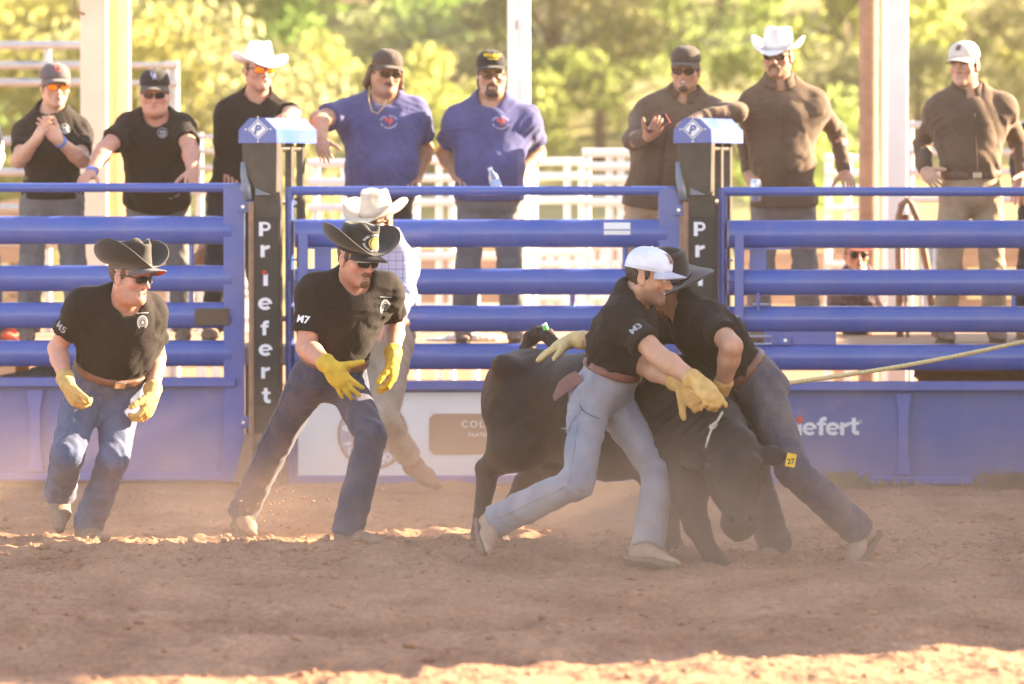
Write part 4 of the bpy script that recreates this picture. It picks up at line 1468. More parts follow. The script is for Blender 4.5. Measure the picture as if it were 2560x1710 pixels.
# ---- a whole person -------------------------------------------------------
def person(S):
    D = S['D']
    k = S.get('k', 1.0)
    J = {}
    pt = lambda t, Y: P(t[0], t[1], Y + (t[2] if len(t) > 2 else 0))
    pel = pt(S['pel'], D)
    nb = pt(S['neck'], D)
    shR, shL = pt(S['shR'], D), pt(S['shL'], D)
    hd = pt(S['head'], D)
    dr = S.get('drop', .03) * nrm(nb - pel)
    shR, shL = shR - dr + (shL - shR) * .02, shL - dr + (shR - shL) * .02
    r = nrm(shR - shL)
    u = nrm(nb - pel)
    r = nrm(r - u * (r @ u) * 0.6)
    f = nrm(np.cross(u, r))
    T = Fr(pel, r, f, np.cross(r, f))
    hr = nrm(np.asarray(S['hipdir'])) if 'hipdir' in S else nrm(r - np.array([0, 0, r[2]]) * .5)
    hipR, hipL = pel + hr * .092 * k - u * .02, pel - hr * .092 * k - u * .02
    arm, leg = {}, {}
    for sd, sh in (('R', shR), ('L', shL)):
        e = solve(sh, *S['el' + sd][:2], .295 * k, S['el' + sd][2])
        w = solve(e, *S['wr' + sd][:2], .262 * k, S['wr' + sd][2])
        arm[sd] = (sh, e, w)
    for sd, hp in (('R', hipR), ('L', hipL)):
        if S.get('stand') is not None:
            an = np.array([hp[0], hp[1], S['deck'] + .105]) + hr * (.055 if sd == 'R' else -.055) + np.array([0, S['stand'], 0])
            leg[sd] = (hp, hp + (an - hp) * .52 + np.array([0, -.035, 0]), an)
            continue
        kn = solve(hp, *S['kn' + sd][:2], .445 * k, S['kn' + sd][2])
        an = solve(kn, *S['an' + sd][:2], .42 * k, S['an' + sd][2])
        if S.get('deck') is not None:
            an[2] = S['deck'] + .10
        leg[sd] = (hp, kn, an)
    base = np.array([pel[0], pel[1], S.get('deck') or 0.0])
    b = S.get('belly', 0.0)
    wd = S.get('wide', 1.0)
    H = head_frame(hd, *S.get('hrot', (0, 0, 0)))
    hs = S.get('hs', 1.0)
    # ---------------- body
    L = np.linalg.norm(nb - pel)
    def torso(e, low=True):
        q = [(EL(T(0, .01 + .02 * b, .03 * k) , T.R, np.array([.158 * wd + e, .115 + .02 * b + e, .13 + e])), .05),
             (EL(T(0, .020 + .035 * b, .34 * L), T.R, np.array([.142 * wd + .035 * b + e, .105 + .055 * b + e, .17 + e])), .07),
             (EL(T(0, .012, .68 * L), T.R, np.array([.160 * wd + .015 * b + e, .116 + .02 * b + e, .175 + e])), .07)]
        mid = (shR + shL) / 2
        for sh in (shR, shL):
            q.append((RC(mid + (sh - mid) * .35 - u * .045, sh - u * .012, .088 + e, .058 + e), .07))
            q.append((RC(nb + u * .030 - T.f * .022, nb + (sh - nb) * .9 - u * .005, .048 + e, .046 + e), .06))
            q.append((RC(T(0, -.01, .55 * L) + (sh - mid) * .45, sh - u * .06, .10 + e, .060 + e), .07))
        return q
    neck = RC(nb - u * .03, H(0, -.018, -.075, hs), (.064 + .008 * b) * k, (.058 + .008 * b) * k)
    hp_, hq_ = head_prims(H, hs, S.get('jowl', 0), S.get('mouth', 0), S.get('fw', 1.0))
    pk = torso(-.012) + [(neck, .03)]
    ak = S.get('armk', 1.0)
    for sd in 'RL':
        sh, e, w = arm[sd]
        pk += [(RC(sh, e, .054 * ak, .042 * ak), .03)]
        m1 = e + (w - e) * .28
        pk += [(RC(e, m1, .041 * ak, .044 * ak), .02), (RC(m1, w, .044 * ak, .028 * ak), .02)]
        hp, kn, an = leg[sd]
        pk += [(RC(hp, kn, .080, .056), .04), (RC(kn, kn + (an - kn) * .35, .054, .055), .03), (RC(kn + (an - kn) * .35, an, .055, .038), .03)]
    head_only = hp_
    body = fblob(pk + hp_[:2], .0125)
    hm = fblob(hp_ + [(RC(H(0, -.018, -.075, hs), H(0, -.018, -.075, hs) + nrm(nb - H(0, -.018, -.075, hs)) * .07, (.058 + .008 * b) * k, (.061 + .008 * b) * k), .03)], .0052, subs=hq_)
    parts = [body, hm]
    HD = {}
    for sd in 'RL':
        sh, e, w = arm[sd]
        hnd = S.get('hand' + sd, {})
        d = nrm(w - e)
        if 'tip' in hnd:
            d = nrm(solve(w, hnd['tip'][0], hnd['tip'][1], .17, hnd['tip'][2]) - w)
        n = np.asarray(hnd.get('palm', (0, .3, -1)), float)
        HD[sd] = (w, d, n)
        if not S.get('gloves'):
            hk = hand_prims(w, d, n, sd == 'R', hnd.get('curl', .35), hnd.get('spread', .1), k, 0.0, hnd.get('thumb', (.75, .65, .2)), hnd.get('tcurl', .3))
            parts.append(fblob(hk + [(RC(w - nrm(w - e) * .05, w, .032 * ak, .028 * ak), .02)], .0052))
    V, F = join_meshes(parts)
    # skin colouring that belongs to the skin: lips, flushed cheeks and nose, stubble
    tint = np.ones((len(V), 3))
    lc = H.loc(V) / hs
    g = lambda c, r: np.exp(-np.sum(((lc - np.array(c)) / np.array(r)) ** 2, 1))
    lips = g((0, .092, -.068), (.022, .02, .010))
    tint *= 1 - lips[:, None] * np.array([.18, .42, .38])
    for sg in (-1, 1):
        tint *= 1 - g((sg * .045, .065, -.035), (.025, .03, .022))[:, None] * np.array([0, .16, .16])
    tint *= 1 - g((0, .11, -.035), (.018, .02, .02))[:, None] * np.array([0, .18, .18])
    st = S.get('stubble', 0)
    if st:
        z = np.clip((-.045 - lc[:, 2]) / .02, 0, 1) * np.clip((lc[:, 2] + .15) / .03, 0, 1) * np.clip((lc[:, 1] + .02) / .03, 0, 1) * (np.abs(lc).max(1) < .16)
        tint *= 1 - (st * z)[:, None] * np.array([.55, .55, .5])
    o = obj('person', V, F, SKIN[S.get('skin', 'fair')], None, base, tint=tint)
    tag(o, S['label'], 'person', S.get('group'))
    res = dict(o=o, T=T, H=H, arm=arm, leg=leg, hp=(hp_, hq_), u=u, base=base, HD=HD)
    # ---------------- trousers
    if 'pants' in S:
        q = torso(.006)[:2]
        for sd in 'RL':
            hp, kn, an = leg[sd]
            dn = nrm(an - kn)
            cuff = an + dn * S.get('cuff', .035)
            w_ = S.get('legw', 1.0)
            q += [(RC(hp - u * .0, kn, .094 * w_, .070 * w_), .045), (RC(kn, cuff + dn * .1, .069 * w_, .074 * w_, cut=(cuff, dn)), .03)]
        top = T(0, 0, .13 * k)
        sp = []
        for sd in 'RL':
            hp, kn, an = leg[sd]
            sp += [(kn, an - kn + (kn - hp), .10, .008, 14), (an + (kn - an) * .08, an - kn, .09, .008, 15), (hp + (kn - hp) * .10, (kn - hp) + T.r * .3, .12, .007, 13), (hp + (kn - hp) * .55, (kn - hp) + T.f * .6, .16, .004, 8), (kn + (an - kn) * .5, (an - kn) + T.r * .3, .15, .004, 9)]
        pv = fblob(q, .0095, warp=both(fold_fn(S['seed'] + 3, .008, 4.2, (0.3, .2, 1), .8), creases(sp, S['seed'])), planes=[(top, T.u)])
        po = obj(S.get('pants_name', 'jeans'), *pv, S['pants'], o)
        res['pants'] = po
        if S.get('seams'):
            pb = res['pb'] = bvh_of(po)
            for sd in 'RL':
                hp, kn, an = leg[sd]
                out = hr if sd == 'R' else -hr
                line = []
                for t_ in np.linspace(.02, .96, 26):
                    c = hp + (kn - hp) * (t_ * 2) if t_ < .5 else kn + (an - kn) * (t_ * 2 - 1)
                    hit = pb.ray_cast(Vector(c + out * .25), Vector(-out), .4)
                    if hit[0] is not None:
                        line.append(np.array(hit[0]) + out * .0005)
                if len(line) > 6:
                    MB().tube(line, .0028, 5).build('seam', S['pants'], po, smooth=True)
            for sg in (-1, 0, 1):
                hit = pb.ray_cast(Vector(T(sg * .095, .35, .112)), Vector(-T.f), .5)
                if hit[0] is not None:
                    c = np.array(hit[0])
                    MB().box(c + T.f * .007, (.011, .007, .052), T.R, bev=.002).build('belt_loop', S['pants'], po)
        if S.get('belt') is not None:
            q = torso(.019)[:2]
            bv = fblob(q, .009, planes=[(T(0, 0, .142 * k), T.u), (T(0, 0, .104 * k), -T.u)])
            bo = obj('belt', *bv, S['belt'], o)
            bb = bvh_of(bo)
            hit = bb.ray_cast(Vector(T(S.get('bk', 0), .4, .123 * k)), Vector(-T.f), .6)
            if hit[0] is not None:
                MB().box(np.array(hit[0]) + T.f * .003, (.052, .010, .036), T.R, bev=.004).build('buckle', M_buckle, bo)
    # ---------------- shirt
    if 'shirt' in S:
        e_ = S.get('loose', .010)
        q = torso(e_)
        long = S.get('long', False)
        for sd in 'RL':
            sh, e, w = arm[sd]
            if long:
                q += [(RC(sh - u * .01, e, .063 * ak, .053 * ak), .05), (RC(e, w, .053 * ak, .040 * ak, cut=(w - nrm(w - e) * .012, nrm(w - e))), .03)]
            else:
                d = nrm(e - sh)
                end = sh + d * .20 * k
                q += [(RC(sh - u * .01, end + d * .08, .060 * ak, .070 * ak, cut=(end, d)), .05)]
        hem = S.get('hem', .110)
        pl = [(T(0, 0, hem * k), -T.u)] if hem is not None else []
        if hem is not None and hem < .05:
            q.append((RC(T(0, .01, .0), T(0, .02, hem - .05), (.150 * wd + .02 * b + e_), (.155 * wd + .02 * b + e_), T.f, .74), .05))
        subs = [(RC(nb - u * .012 + T.f * .022, nb + u * .16 + T.f * .045, .066 * k + .008 * b, .110 * k), .010)]
        if S.get('vneck'):
            subs.append((RC(nb + T.f * .13 + u * .02, nb + T.f * .16 - u * S['vneck'], .045, .006), .01))
        sp = [(T(0, .05, .17), T.u + T.r * .15, .12, .007, 13), (T(.10, .06, .26 * L + .02), T.u + T.r * .6, .14, .008, 12), (T(-.10, .06, .26 * L + .02), T.u - T.r * .6, .14, .008, 12), (T(0, -.1, .3 * L), T.u, .2, .008, 12)]
        for sd in 'RL':
            sh, e, w = arm[sd]
            sp += [(sh - u * .09 + (nb - sh) * .15, nrm(sh - nb) + u * .8, .13, .011, 15)]
            sp += [(e, w - sh, .10, .006, 18), (w + (e - w) * .35, w - e, .10, .0035, 20)] if long else [(sh + (e - sh) * .4, nrm(e - sh) + T.f * .5, .10, .007, 16)]
        sv = fblob(q, .0098, subs=subs, warp=both(fold_fn(S['seed'], S.get('fold', .009), 3.4, u * .7 + T.r * .5, .55), creases(sp, S['seed'] + 1)), planes=pl, band=.04)
        so = obj('shirt', *sv, S['shirt'], o)
        res['shirt'] = so
        res['sb'] = bvh_of(so)
        if S.get('collar'):
            mb = MB()
            for sg in (-1, 1):
                def cf(x, v, sg=sg):
                    a = rad(-90 + sg * (4 + 158 * x))
                    cc = nb + u * .018 - T.f * .005
                    rr = .074 * k + .030 * v
                    return cc + T.r * (-sg if False else 1) * rr * math.cos(a) * 1.0 + T.f * rr * math.sin(a) + u * (.052 - .058 * v - .055 * x * x + .012 * (1 - x))
                mb.grid(cf, 14, 4)
            mb.build('collar', S['shirt'], so, smooth=True, solid=.004)
            mb = MB()
            pl_ = []
            for i in range(9):
                p = T(0, .3, L * (.80 - .085 * i))
                hit = res['sb'].ray_cast(Vector(p), Vector(-T.f), .5)
                if hit[0] is not None:
                    pl_.append(np.array(hit[0]) + T.f * .001)
            if len(pl_) > 2:
                mb.tube(pl_, .010, 6, sy=.35, up=tuple(T.r))
                mb.build('placket', S['shirt'], so, smooth=True)
    # ---------------- boots
    if S.get('boots'):
        for sd in 'RL':
            hp, kn, an = leg[sd]
            toe = S.get('toe' + sd)
            sh_ = nrm(an - kn)
            if toe is not None:
                fd = nrm(solve(an, toe[0], toe[1], .20, toe[2]) - an) if len(toe) == 3 else nrm(np.asarray(toe[:3]))
            else:
                fd = nrm(T.f * np.array([1, 1, 0]) + np.array([0, 0, -.38]))
            up = nrm(-sh_ - fd * (-sh_ @ fd))
            sdv = np.cross(fd, up)
            # sole plane is tilted so that the toe and the heel both lie on it
            sf = nrm(fd + up * .36)
            su = nrm(up - fd * .36)
            Fo = Fr(an, np.cross(sf, su), sf, su)
            kk = k * S.get('footk', 1.0)
            fr_ = S.get('footr', 1.0)
            q = [(RC(an + nrm(kn - an) * .16, an, .050 * fr_, .048 * fr_), .02),
                 (RC(Fo(0, -.035, -.03, kk), Fo(0, -.030, -.062, kk), .042 * fr_, .038 * fr_), .03),
                 (RC(Fo(0, .0, -.035, kk), Fo(0, .095, -.062, kk), .046 * fr_, .040 * fr_, Fo.u, .85), .035),
                 (RC(Fo(0, .09, -.064, kk), Fo(0, .190, -.076, kk), .043 * fr_, .024 * fr_, Fo.u, .62), .03)]
            bv = fblob(q, .008, planes=[(Fo(0, 0, -.088, kk), -Fo.u)])
            bo = obj('boot', *bv, S['boots'], o)
            q = [(RC(Fo(0, .06, -.094, kk), Fo(0, .182, -.094, kk), .040, .024), .02), (BX(Fo(0, -.038, -.100, kk), Fo.R, (.033, .034, .016), .008), .004), (RC(Fo(0, -.03, -.092, kk), Fo(0, .08, -.092, kk), .028, .036), .02)]
            bv = fblob(q, .006, planes=[(Fo(0, 0, -.086, kk), Fo.u), (Fo(0, 0, -.112, kk), -Fo.u)])
            obj('sole', *bv, M_sole, bo)
    # ---------------- gloves
    if S.get('gloves'):
        for sd in 'RL':
            w, d, n = HD[sd]
            sh, e, _ = arm[sd]
            hnd = S.get('hand' + sd, {})
            hk = hand_prims(w, d, n, sd == 'R', hnd.get('curl', .35), hnd.get('spread', .1), k * 1.08, .0055, hnd.get('thumb', (.75, .65, .2)), hnd.get('tcurl', .3))
            ad = nrm(w - e)
            hk += [(RC(w - ad * .052, w + ad * .0, .045, .036, cut=(w - ad * .052, -ad)), .012), (RC(w - ad * .050, w - ad * .046, .044, .044), .004)]
            gv = fblob(hk, .0056, warp=fold_fn(S['seed'] + 9, .0028, 16, d, .8), subs=[(RC(w - ad * .10, w - ad * .035, .036, .030), .004)])
            gm = S['gloves'] if not isinstance(S['gloves'], dict) else S['gloves'][sd]
            obj('glove', *gv, gm, o)
    return res
# ---------------------------------------------------------------- the four men in the arena, the judge, the onlookers
def badge(kind):
    T2 = lambda t, b=.02: text2d(t, b)
    if kind == 'round':
        return shape2d((*disc2d(1, 26, 1, r0=.86), 0, 0, .030), (*disc2d(1, 14, 3, .8), -.008, .006, .010), (*disc2d(1, 14, 3, .8), .010, .004, .011), (*_rect(-.02, -.018, .02, -.008), 0, 0, 1), (*_rect(-.014, -.025, .014, -.021), 0, 0, 1))
    if kind == 'shoe':
        return shape2d((*_strip(0, 0, .024, .034, -60, 240, 26, .85), 0, 0, 1), (*disc2d(1, 20, 1, .9, .78), 0, 0, .020), (*disc2d(1, 12, 3, .9), 0, 0, .010), (*_rect(-.032, .042, .032, .047), 0, 0, 1))
def arm_mark(res, txt, sd, t, m, ang):
    sh, e, w = res['arm'][sd]
    d = nrm(e - sh)
    c = sh + d * t
    out = nrm(np.asarray(ang, float) - d * (d @ np.asarray(ang, float)))
    u_ = np.cross(-d, out)
    v, f = text2d(txt, .03)
    decal('sleeve_mark', (v * .048, f), c + out * .05, u_, -d, m, res['shirt'], res['sb'], .003)
def on_shirt(res, vf, px, py, m, name='chest_badge', off=.003):
    """print laid on the shirt where the photo shows it"""
    d = nrm(ray(px, py))
    hit = res['sb'].ray_cast(Vector(CAMP), Vector(d), 60)
    if hit[0] is None:
        return
    n = np.array(hit[1])
    if n @ d > 0:
        n = -n
    c = np.array(hit[0])
    v_ = nrm(res['T'].u - n * (n @ res['T'].u))
    return decal(name, vf, c, np.cross(v_, n), v_, m, res['shirt'], res['sb'], off, .10)
def face_extra(res, S):
    o, H, (p, q) = res['o'], res['H'], res['hp']
    hs = S.get('hs', 1.0)
    E = lambda c, r: EL(H(*c, hs), H.R, np.array(r) * hs)
    hair = S.get('hair')
    if hair:
        reg = [E((0, -.062, -.012), (.10, .062, .055)), E((.072, .010, .014), (.016, .012, .030)), E((-.072, .010, .014), (.016, .012, .030))]
        if S.get('longhair'):
            reg.append(E((0, -.05, -.06), (.10, .05, .08)))
        region_hair('hair', H, hair, o, (p, q), reg, .005, s=hs)
        if S.get('longhair'):
            pk = []
            for sg in (-1, 1):
                for i in range(5):
                    a = H(sg * (.084 - .008 * i), -.018 - .018 * i, .01, hs)
                    pk.append((RC(a, H(sg * (.108 - .014 * i), -.03 - .02 * i, -.085 - .012 * i, hs), .022, .014), .012))
            v, f = fblob(pk, .005, warp=fold_fn(8, .006, 30, H.u, .3))
            obj('long_hair', v, f, hair, o)
    fh = S.get('facial', '')
    fm = S.get('fhair', M_hair_d)
    if 'm' in fh:
        region_hair('moustache', H, fm, o, (p, q), [RC(H(-.026, .09, -.060, hs), H(0, .10, -.053, hs), .008, .009), RC(H(.026, .09, -.060, hs), H(0, .10, -.053, hs), .008, .009)] + ([RC(H(.028, .085, -.062, hs), H(.030, .075, -.095, hs), .008, .007), RC(H(-.028, .085, -.062, hs), H(-.030, .075, -.095, hs), .008, .007)] if 'h' in fh else []), .006)
    if 'g' in fh:
        region_hair('goatee', H, fm, o, (p, q), [E((0, .085, -.106), (.026, .032, .020))], .003)
    if 'b' in fh:
        region_hair('beard', H, fm, o, (p, q), [E((0, .082, -.108), (.036, .03, .024))] + [RC(H(sg * .070, .004, -.040, hs), H(sg * .056, .022, -.085, hs), .017, .022) for sg in (-1, 1)] + [RC(H(sg * .056, .022, -.085, hs), H(sg * .015, .075, -.112, hs), .022, .022) for sg in (-1, 1)] + [RC(H(sg * .030, .084, -.062, hs), H(sg * .028, .08, -.095, hs), .007, .010) for sg in (-1, 1)], .0035)
    if S.get('mouth'):
        v, f = fblob([(RC(H(-.014, .080, -.0655, hs), H(.014, .080, -.0655, hs), .0045, .0045), .003), (RC(H(-.003, .084, -.0655, hs), H(.003, .084, -.0655, hs), .0045, .0045), .004)], .002)
        obj('teeth', v, f, M_teeth, o)
    if S.get('eyes'):
        for sg in (-1, 1):
            v, f = blob([E((sg * .031, .0835, -.0085), (.0135, .010, .0055))], .002, .002)
            eo = obj('eye', v, f, M_eyew, o)
            v, f = blob([E((sg * .031, .0915, -.0085), (.0052, .0025, .0050))], .0012, .001)
            obj('iris', v, f, M_eyed, eo)
        reg = [RC(H(sg * .046, .08, .010, hs), H(sg * .016, .10, .012, hs), .005, .006) for sg in (-1, 1)]
        region_hair('eyebrows', H, S.get('hair') or M_hair_d, o, (p, q), reg, .003, .003)
def wristband(res, sd, m=None):
    sh, e, w = res['arm'][sd]
    d = nrm(w - e)
    MB().tube([w - d * .030, w - d * .008], .036, 16, cap=False).build('wristband', m or M_wrist, res['o'], smooth=True, solid=.003)
def patch_on(name, vf, res_o, c, u_, v_, m, off=.002):
    return decal(name, vf, c, u_, v_, m, res_o, bvh_of(res_o), off, .08)
def cap_mark(capo, K, dome, vf, m, name='cap_mark', z=.5):
    c = dome(math.pi / 2, z)
    return decal(name, vf, c + K.f * .02, -K.r, K.u, m, capo, bvh_of(capo), .0065, .08)

def flap_hat(res, S, vism, under, emblem):
    """soft black hat: brim rolled high at both sides, crown with two front corners, a ball cap visor showing below"""
    H, o = res['H'], res['o']
    tl = S.get('hat_tilt', 0)
    hat, K = cowboy_hat('hat', H, M_hatblk, o, z0=.052, tilt=tl, brim=S.get('flap', .165), fb=.055, roll=S.get('roll', 1.55), crown=.098, taper=.93, horns=.030, dip=.006)
    # visor of the cap worn under it
    f, u = H.f * math.cos(tl - .02) - H.u * math.sin(tl - .02), H.u * math.cos(tl - .02) + H.f * math.sin(tl - .02)
    Kv = Fr(H(0, -.008, .042), H.r, f, u)
    def vis(x, v):
        a = rad(90 - 62 + 124 * x)
        e = (x - .5) * 2
        outl = .088 * v * (1 - abs(e) ** 2.6) ** .5
        return Kv(.086 * math.cos(a) * (1.02 + .10 * v * (1 - abs(e))), .106 * math.sin(a) * 1.02 + outl, .002 - .034 * e * e * (.35 + .65 * v) - .008 * v)
    vo = MB().grid(vis, 22, 6).build('visor', vism, hat, smooth=True, solid=.0045)
    MB().grid(lambda x, v: vis(.04 + .92 * x, .03 + .94 * v) - Kv.u * .0045, 22, 6).build('visor_underside', under, vo, smooth=True)
    MB().grid(lambda x, v: Kv(.0885 * math.cos(2 * math.pi * x), .1085 * math.sin(2 * math.pi * x), -.012 + .030 * v), 32, 2, True).build('sweat_band', vism, hat, smooth=True, solid=.003)
    if emblem:
        bb = bvh_of(hat)
        c = K(0, .13, .050)
        decal('emblem_disc', disc2d(.029, 26, 4), c, -K.r, K.u, M_gold, hat, bb, .005, .08)
        decal('emblem_ring', disc2d(.0235, 26, 1, r0=.021), c, -K.r, K.u, M_hatblk, hat, bb, .006, .08)
        decal('emblem_text', arc_text('EL PASO COUNTY SHERIFF', .046, 90, .0115, .03, step=.85), c - K.u * .008, -K.r, K.u, M_ink, hat, bb, .005, .08)
        decal('emblem_text', arc_text('SHERIFF POSSE', .060, 270, .0115, .03, True, .85), c + K.u * .022, -K.r, K.u, M_ink, hat, bb, .005, .08)
    return hat

# ---- running man at the left
S = dict(D=22.75, seed=11, label='man in black T-shirt running at the left, tan gloves, black rolled-brim hat, grey visor', group='team members in the arena',
         pel=(262, 962, 0), neck=(312, 752, -.24), shR=(212, 742, -.30), shL=(383, 762, -.15), head=(326, 690, -.33), hrot=(58, 4, 4),
         elR=(142, 872, 1), wrR=(168, 962, -1), elL=(392, 895, 1), wrL=(380, 990, -1),
         knR=(168, 1140, -1), anR=(150, 1232, 1), knL=(283, 1148, -1), anL=(220, 1312, 1), toeR=(150, 1312, -1), toeL=(250, 1350, -1),
         handR=dict(tip=(205, 1040, -1), palm=(.9, .3, 0), curl=[.75, .85, .9, .9], thumb=(.9, .45, .2)), handL=dict(tip=(352, 1070, -1), palm=(-.9, .4, 0), curl=.75),
         shirt=M_tee, pants=M_jean, belt=M_leather, boots=M_boot, gloves=M_glovet, skin='ruddy', mouth=1, hair=M_hair_b, hat_tilt=-.06, flap=.175, roll=1.8, wide=1.06, belly=.35, cuff=.0, legw=1.04, stubble=.25, jowl=.3, seams=1, footr=1.15)
r5 = person(S)
face_extra(r5, S)
glasses('sunglasses', r5['H'], M_glass_k, r5['o'], w=.029, hgt=.018)
flap_hat(r5, S, M_capgrey, mat('red_visor', (0.50, 0.05, 0.035), rough=0.7), False)
arm_mark(r5, 'M5', 'R', .150, M_greyprint, (-.35, -1, .3))
on_shirt(r5, badge('shoe'), 356, 806, M_greyprint)

# ---- striding man
S = dict(D=22.6, seed=23, label='man in black T-shirt striding with bright yellow gloves, gold emblem on black hat', group='team members in the arena',
         pel=(820, 945, 0), neck=(880, 708, -.18), shR=(790, 708, -.25), shL=(973, 704, -.10), head=(893, 645, -.28), hrot=(42, 11, 3),
         elR=(765, 868, 0), wrR=(826, 917, -1), elL=(987, 810, 1), wrL=(982, 897, -1),
         knR=(688, 1112, 1), anR=(612, 1272, 1), knL=(928, 1090, -1), anL=(872, 1318, 1), toeR=(632, 1330, -1), toeL=(955, 1352, -1),
         handR=dict(tip=(884, 990, -1), palm=(.25, 1, -.2), curl=.16, spread=.28, thumb=(.45, .9, .1), tcurl=.0), handL=dict(tip=(978, 1000, -1), palm=(-1, .2, .1), curl=[.55, .5, .5, .6], thumb=(.8, .5, .4)),
         shirt=M_tee, pants=M_jean_dk, belt=M_leather, boots=M_boot, gloves=M_glovey, skin='ruddy', facial='mg', fhair=mat('red_beard', (.15, .065, .035), rough=.7, var=.3, scale=80), hair=M_hair_b, stubble=.35, hat_tilt=.06, legw=1.02, belly=.15, armk=1.1, cuff=.04, seams=1)
r7 = person(S)
face_extra(r7, S)
glasses('sunglasses', r7['H'], M_glass_k, r7['o'], w=.028, hgt=.018)
flap_hat(r7, S, M_capblk, M_hatcrm, True)
arm_mark(r7, 'M7', 'R', .150, M_ink, (-.5, -1, .25))
on_shirt(r7, badge('shoe'), 960, 765, M_greyprint)

# ---- man in the white cap, holding the steer
S = dict(D=21.55, seed=35, label='man in white mesh cap, black T-shirt and faded jeans wrestling the steer', group='team members in the arena',
         pel=(1500, 980, 0), neck=(1583, 748, -.10), shR=(1556, 775, -.25), shL=(1596, 770, .08), head=(1622, 690, -.14), hrot=(74, 4, 6), hipdir=(-.42, -.9, 0),
         elR=(1646, 890, -1), wrR=(1750, 960, -1), elL=(1612, 915, -1), wrL=(1706, 962, -1),
         knR=(1446, 1205, -1), anR=(1246, 1300, 1), knL=(1648, 1178, -1), anL=(1620, 1362, -1), toeR=(1222, 1372, -1), toeL=(1690, 1405, -1),
         handR=dict(tip=(1802, 1020, -1), palm=(-.4, .9, -.2), curl=[.95, .95, 1.0, 1.0], thumb=(.9, .4, .5)), handL=dict(tip=(1770, 1030, -1), palm=(-.3, .9, .2), curl=[.9, .9, .9, .9]),
         shirt=M_tee, pants=M_jean_lt, belt=M_redleather, boots=M_bootlt, gloves=M_glovet, skin='tan', mouth=1, hair=M_hair_d, stubble=.95, eyes=1, cuff=.03, armk=1.08, bk=-.03, legw=1.03, seams=1)
rW = person(S)
face_extra(rW, S)
cap, K, dome = ball_cap('cap', rW['H'], M_capwhite, rW['o'], z0=.029, tilt=.0, visor_m=M_capfront, crown=1.12)
cap_mark(cap, K, dome, (np.array([(-.028, -.018), (.028, -.018), (.028, .02), (-.028, .02)]), [(0, 1, 2, 3)]), M_leather, 'leather_patch', .42)
arm_mark(rW, 'M3', 'R', .150, M_greyprint, (.1, -1, .1))
bb = rW['T'](.02, -.3, .30)
decal('back_print', shape2d((*text2d('POSSE', .02), 0, 0, .07), (*disc2d(.05, 20, 1, r0=.042), 0, -.07, 1)), rW['T'](.0, -.3, .32), rW['T'].r, rW['T'].u, M_greyprint, rW['shirt'], rW['sb'], .003, .5)
# bandana hanging from the back pocket
bp = [P(a_, b_, 21.40 + c_) for a_, b_, c_ in ((1440, 928, .02), (1458, 950, 0), (1438, 966, 0), (1412, 984, .01), (1386, 1003, .02), (1381, 992, .03), (1396, 956, .04), (1420, 936, .03))]
o = fix_normals(MB().prism(bp, (0, .016, 0)).build('leather_flap', M_redleather, rW['o']))

def on_mesh(o, bv, vf, px, py, m, name, off=.004, up=(0, 0, 1)):
    d = nrm(ray(px, py))
    hit = bv.ray_cast(Vector(CAMP), Vector(d), 60)
    if hit[0] is None:
        return
    n = np.array(hit[1]); n = -n if n @ d > 0 else n
    v_ = nrm(np.asarray(up, float) - n * (n @ np.asarray(up, float)))
    return decal(name, vf, np.array(hit[0]), np.cross(v_, n), v_, m, o, bv, off, .10)
PKT = (np.array([(-.065, .07), (-.062, -.05), (0, -.085), (.062, -.05), (.065, .07)]), [(0, 1, 2, 3, 4)])
on_mesh(rW['pants'], rW['pb'], PKT, 1418, 1045, M_jean_lt, 'back_pocket')
on_mesh(rW['pants'], rW['pb'], (_strip(0, 0, .070, .074, 180, 275, 10)), 1492, 1008, M_jean_dk, 'front_pocket')
on_mesh(r7['pants'], r7['pb'], (_strip(0, 0, .085, .089, 180, 275, 10)), 800, 925, M_jean, 'front_pocket')
on_mesh(r7['pants'], r7['pb'], (_strip(0, 0, .085, .089, 265, 360, 10)), 868, 930, M_jean, 'front_pocket')
on_mesh(r5['pants'], r5['pb'], (_strip(0, 0, .085, .089, 265, 360, 10)), 322, 965, M_jean_dk, 'front_pocket')
on_mesh(r5['pants'], r5['pb'], (_strip(0, 0, .085, .089, 180, 275, 10)), 215, 965, M_jean_dk, 'front_pocket')

# ---- man in the black cowboy hat, bent over the steer's neck
S = dict(D=21.75, seed=47, label='man in black cowboy hat bent over the steer, dark jeans, one leg stretched behind', group='team members in the arena',
         pel=(1905, 965, 0), neck=(1698, 765, -.06), shR=(1704, 790, .13), shL=(1756, 782, -.22), head=(1672, 716, -.0), hrot=(-38, 24, 12), hipdir=(.15, .95, 0),
         elR=(1562, 852, 1), wrR=(1432, 850, 1), elL=(1830, 866, -1), wrL=(1803, 978, 1),
         knR=(1880, 1175, -1), anR=(1934, 1352, 1), knL=(1985, 1178, -1), anL=(2142, 1322, 1), toeR=(1900, 1405, -1), toeL=(2118, 1425, -1),
         handR=dict(tip=(1345, 888, 1), palm=(-.1, .1, -1), curl=.14, spread=.2), handL=dict(tip=(1772, 1030, 1), palm=(-.7, .5, .3), curl=.85),
         shirt=M_tee, pants=M_jean_h, belt=M_leather, seams=1, boots=M_bootlt, gloves={'R': M_glovep, 'L': M_glovet}, skin='tan', hair=M_hair_r, facial='b', fhair=M_hair_r, wide=1.1, cuff=.03, armk=1.12, legw=1.06)
rH = person(S)
face_extra(rH, S)
cowboy_hat('hat', rH['H'], M_hatblk, rH['o'], brim=.125, curl=.035, fb=.115, tilt=.02, z0=.035, band=M_frame)
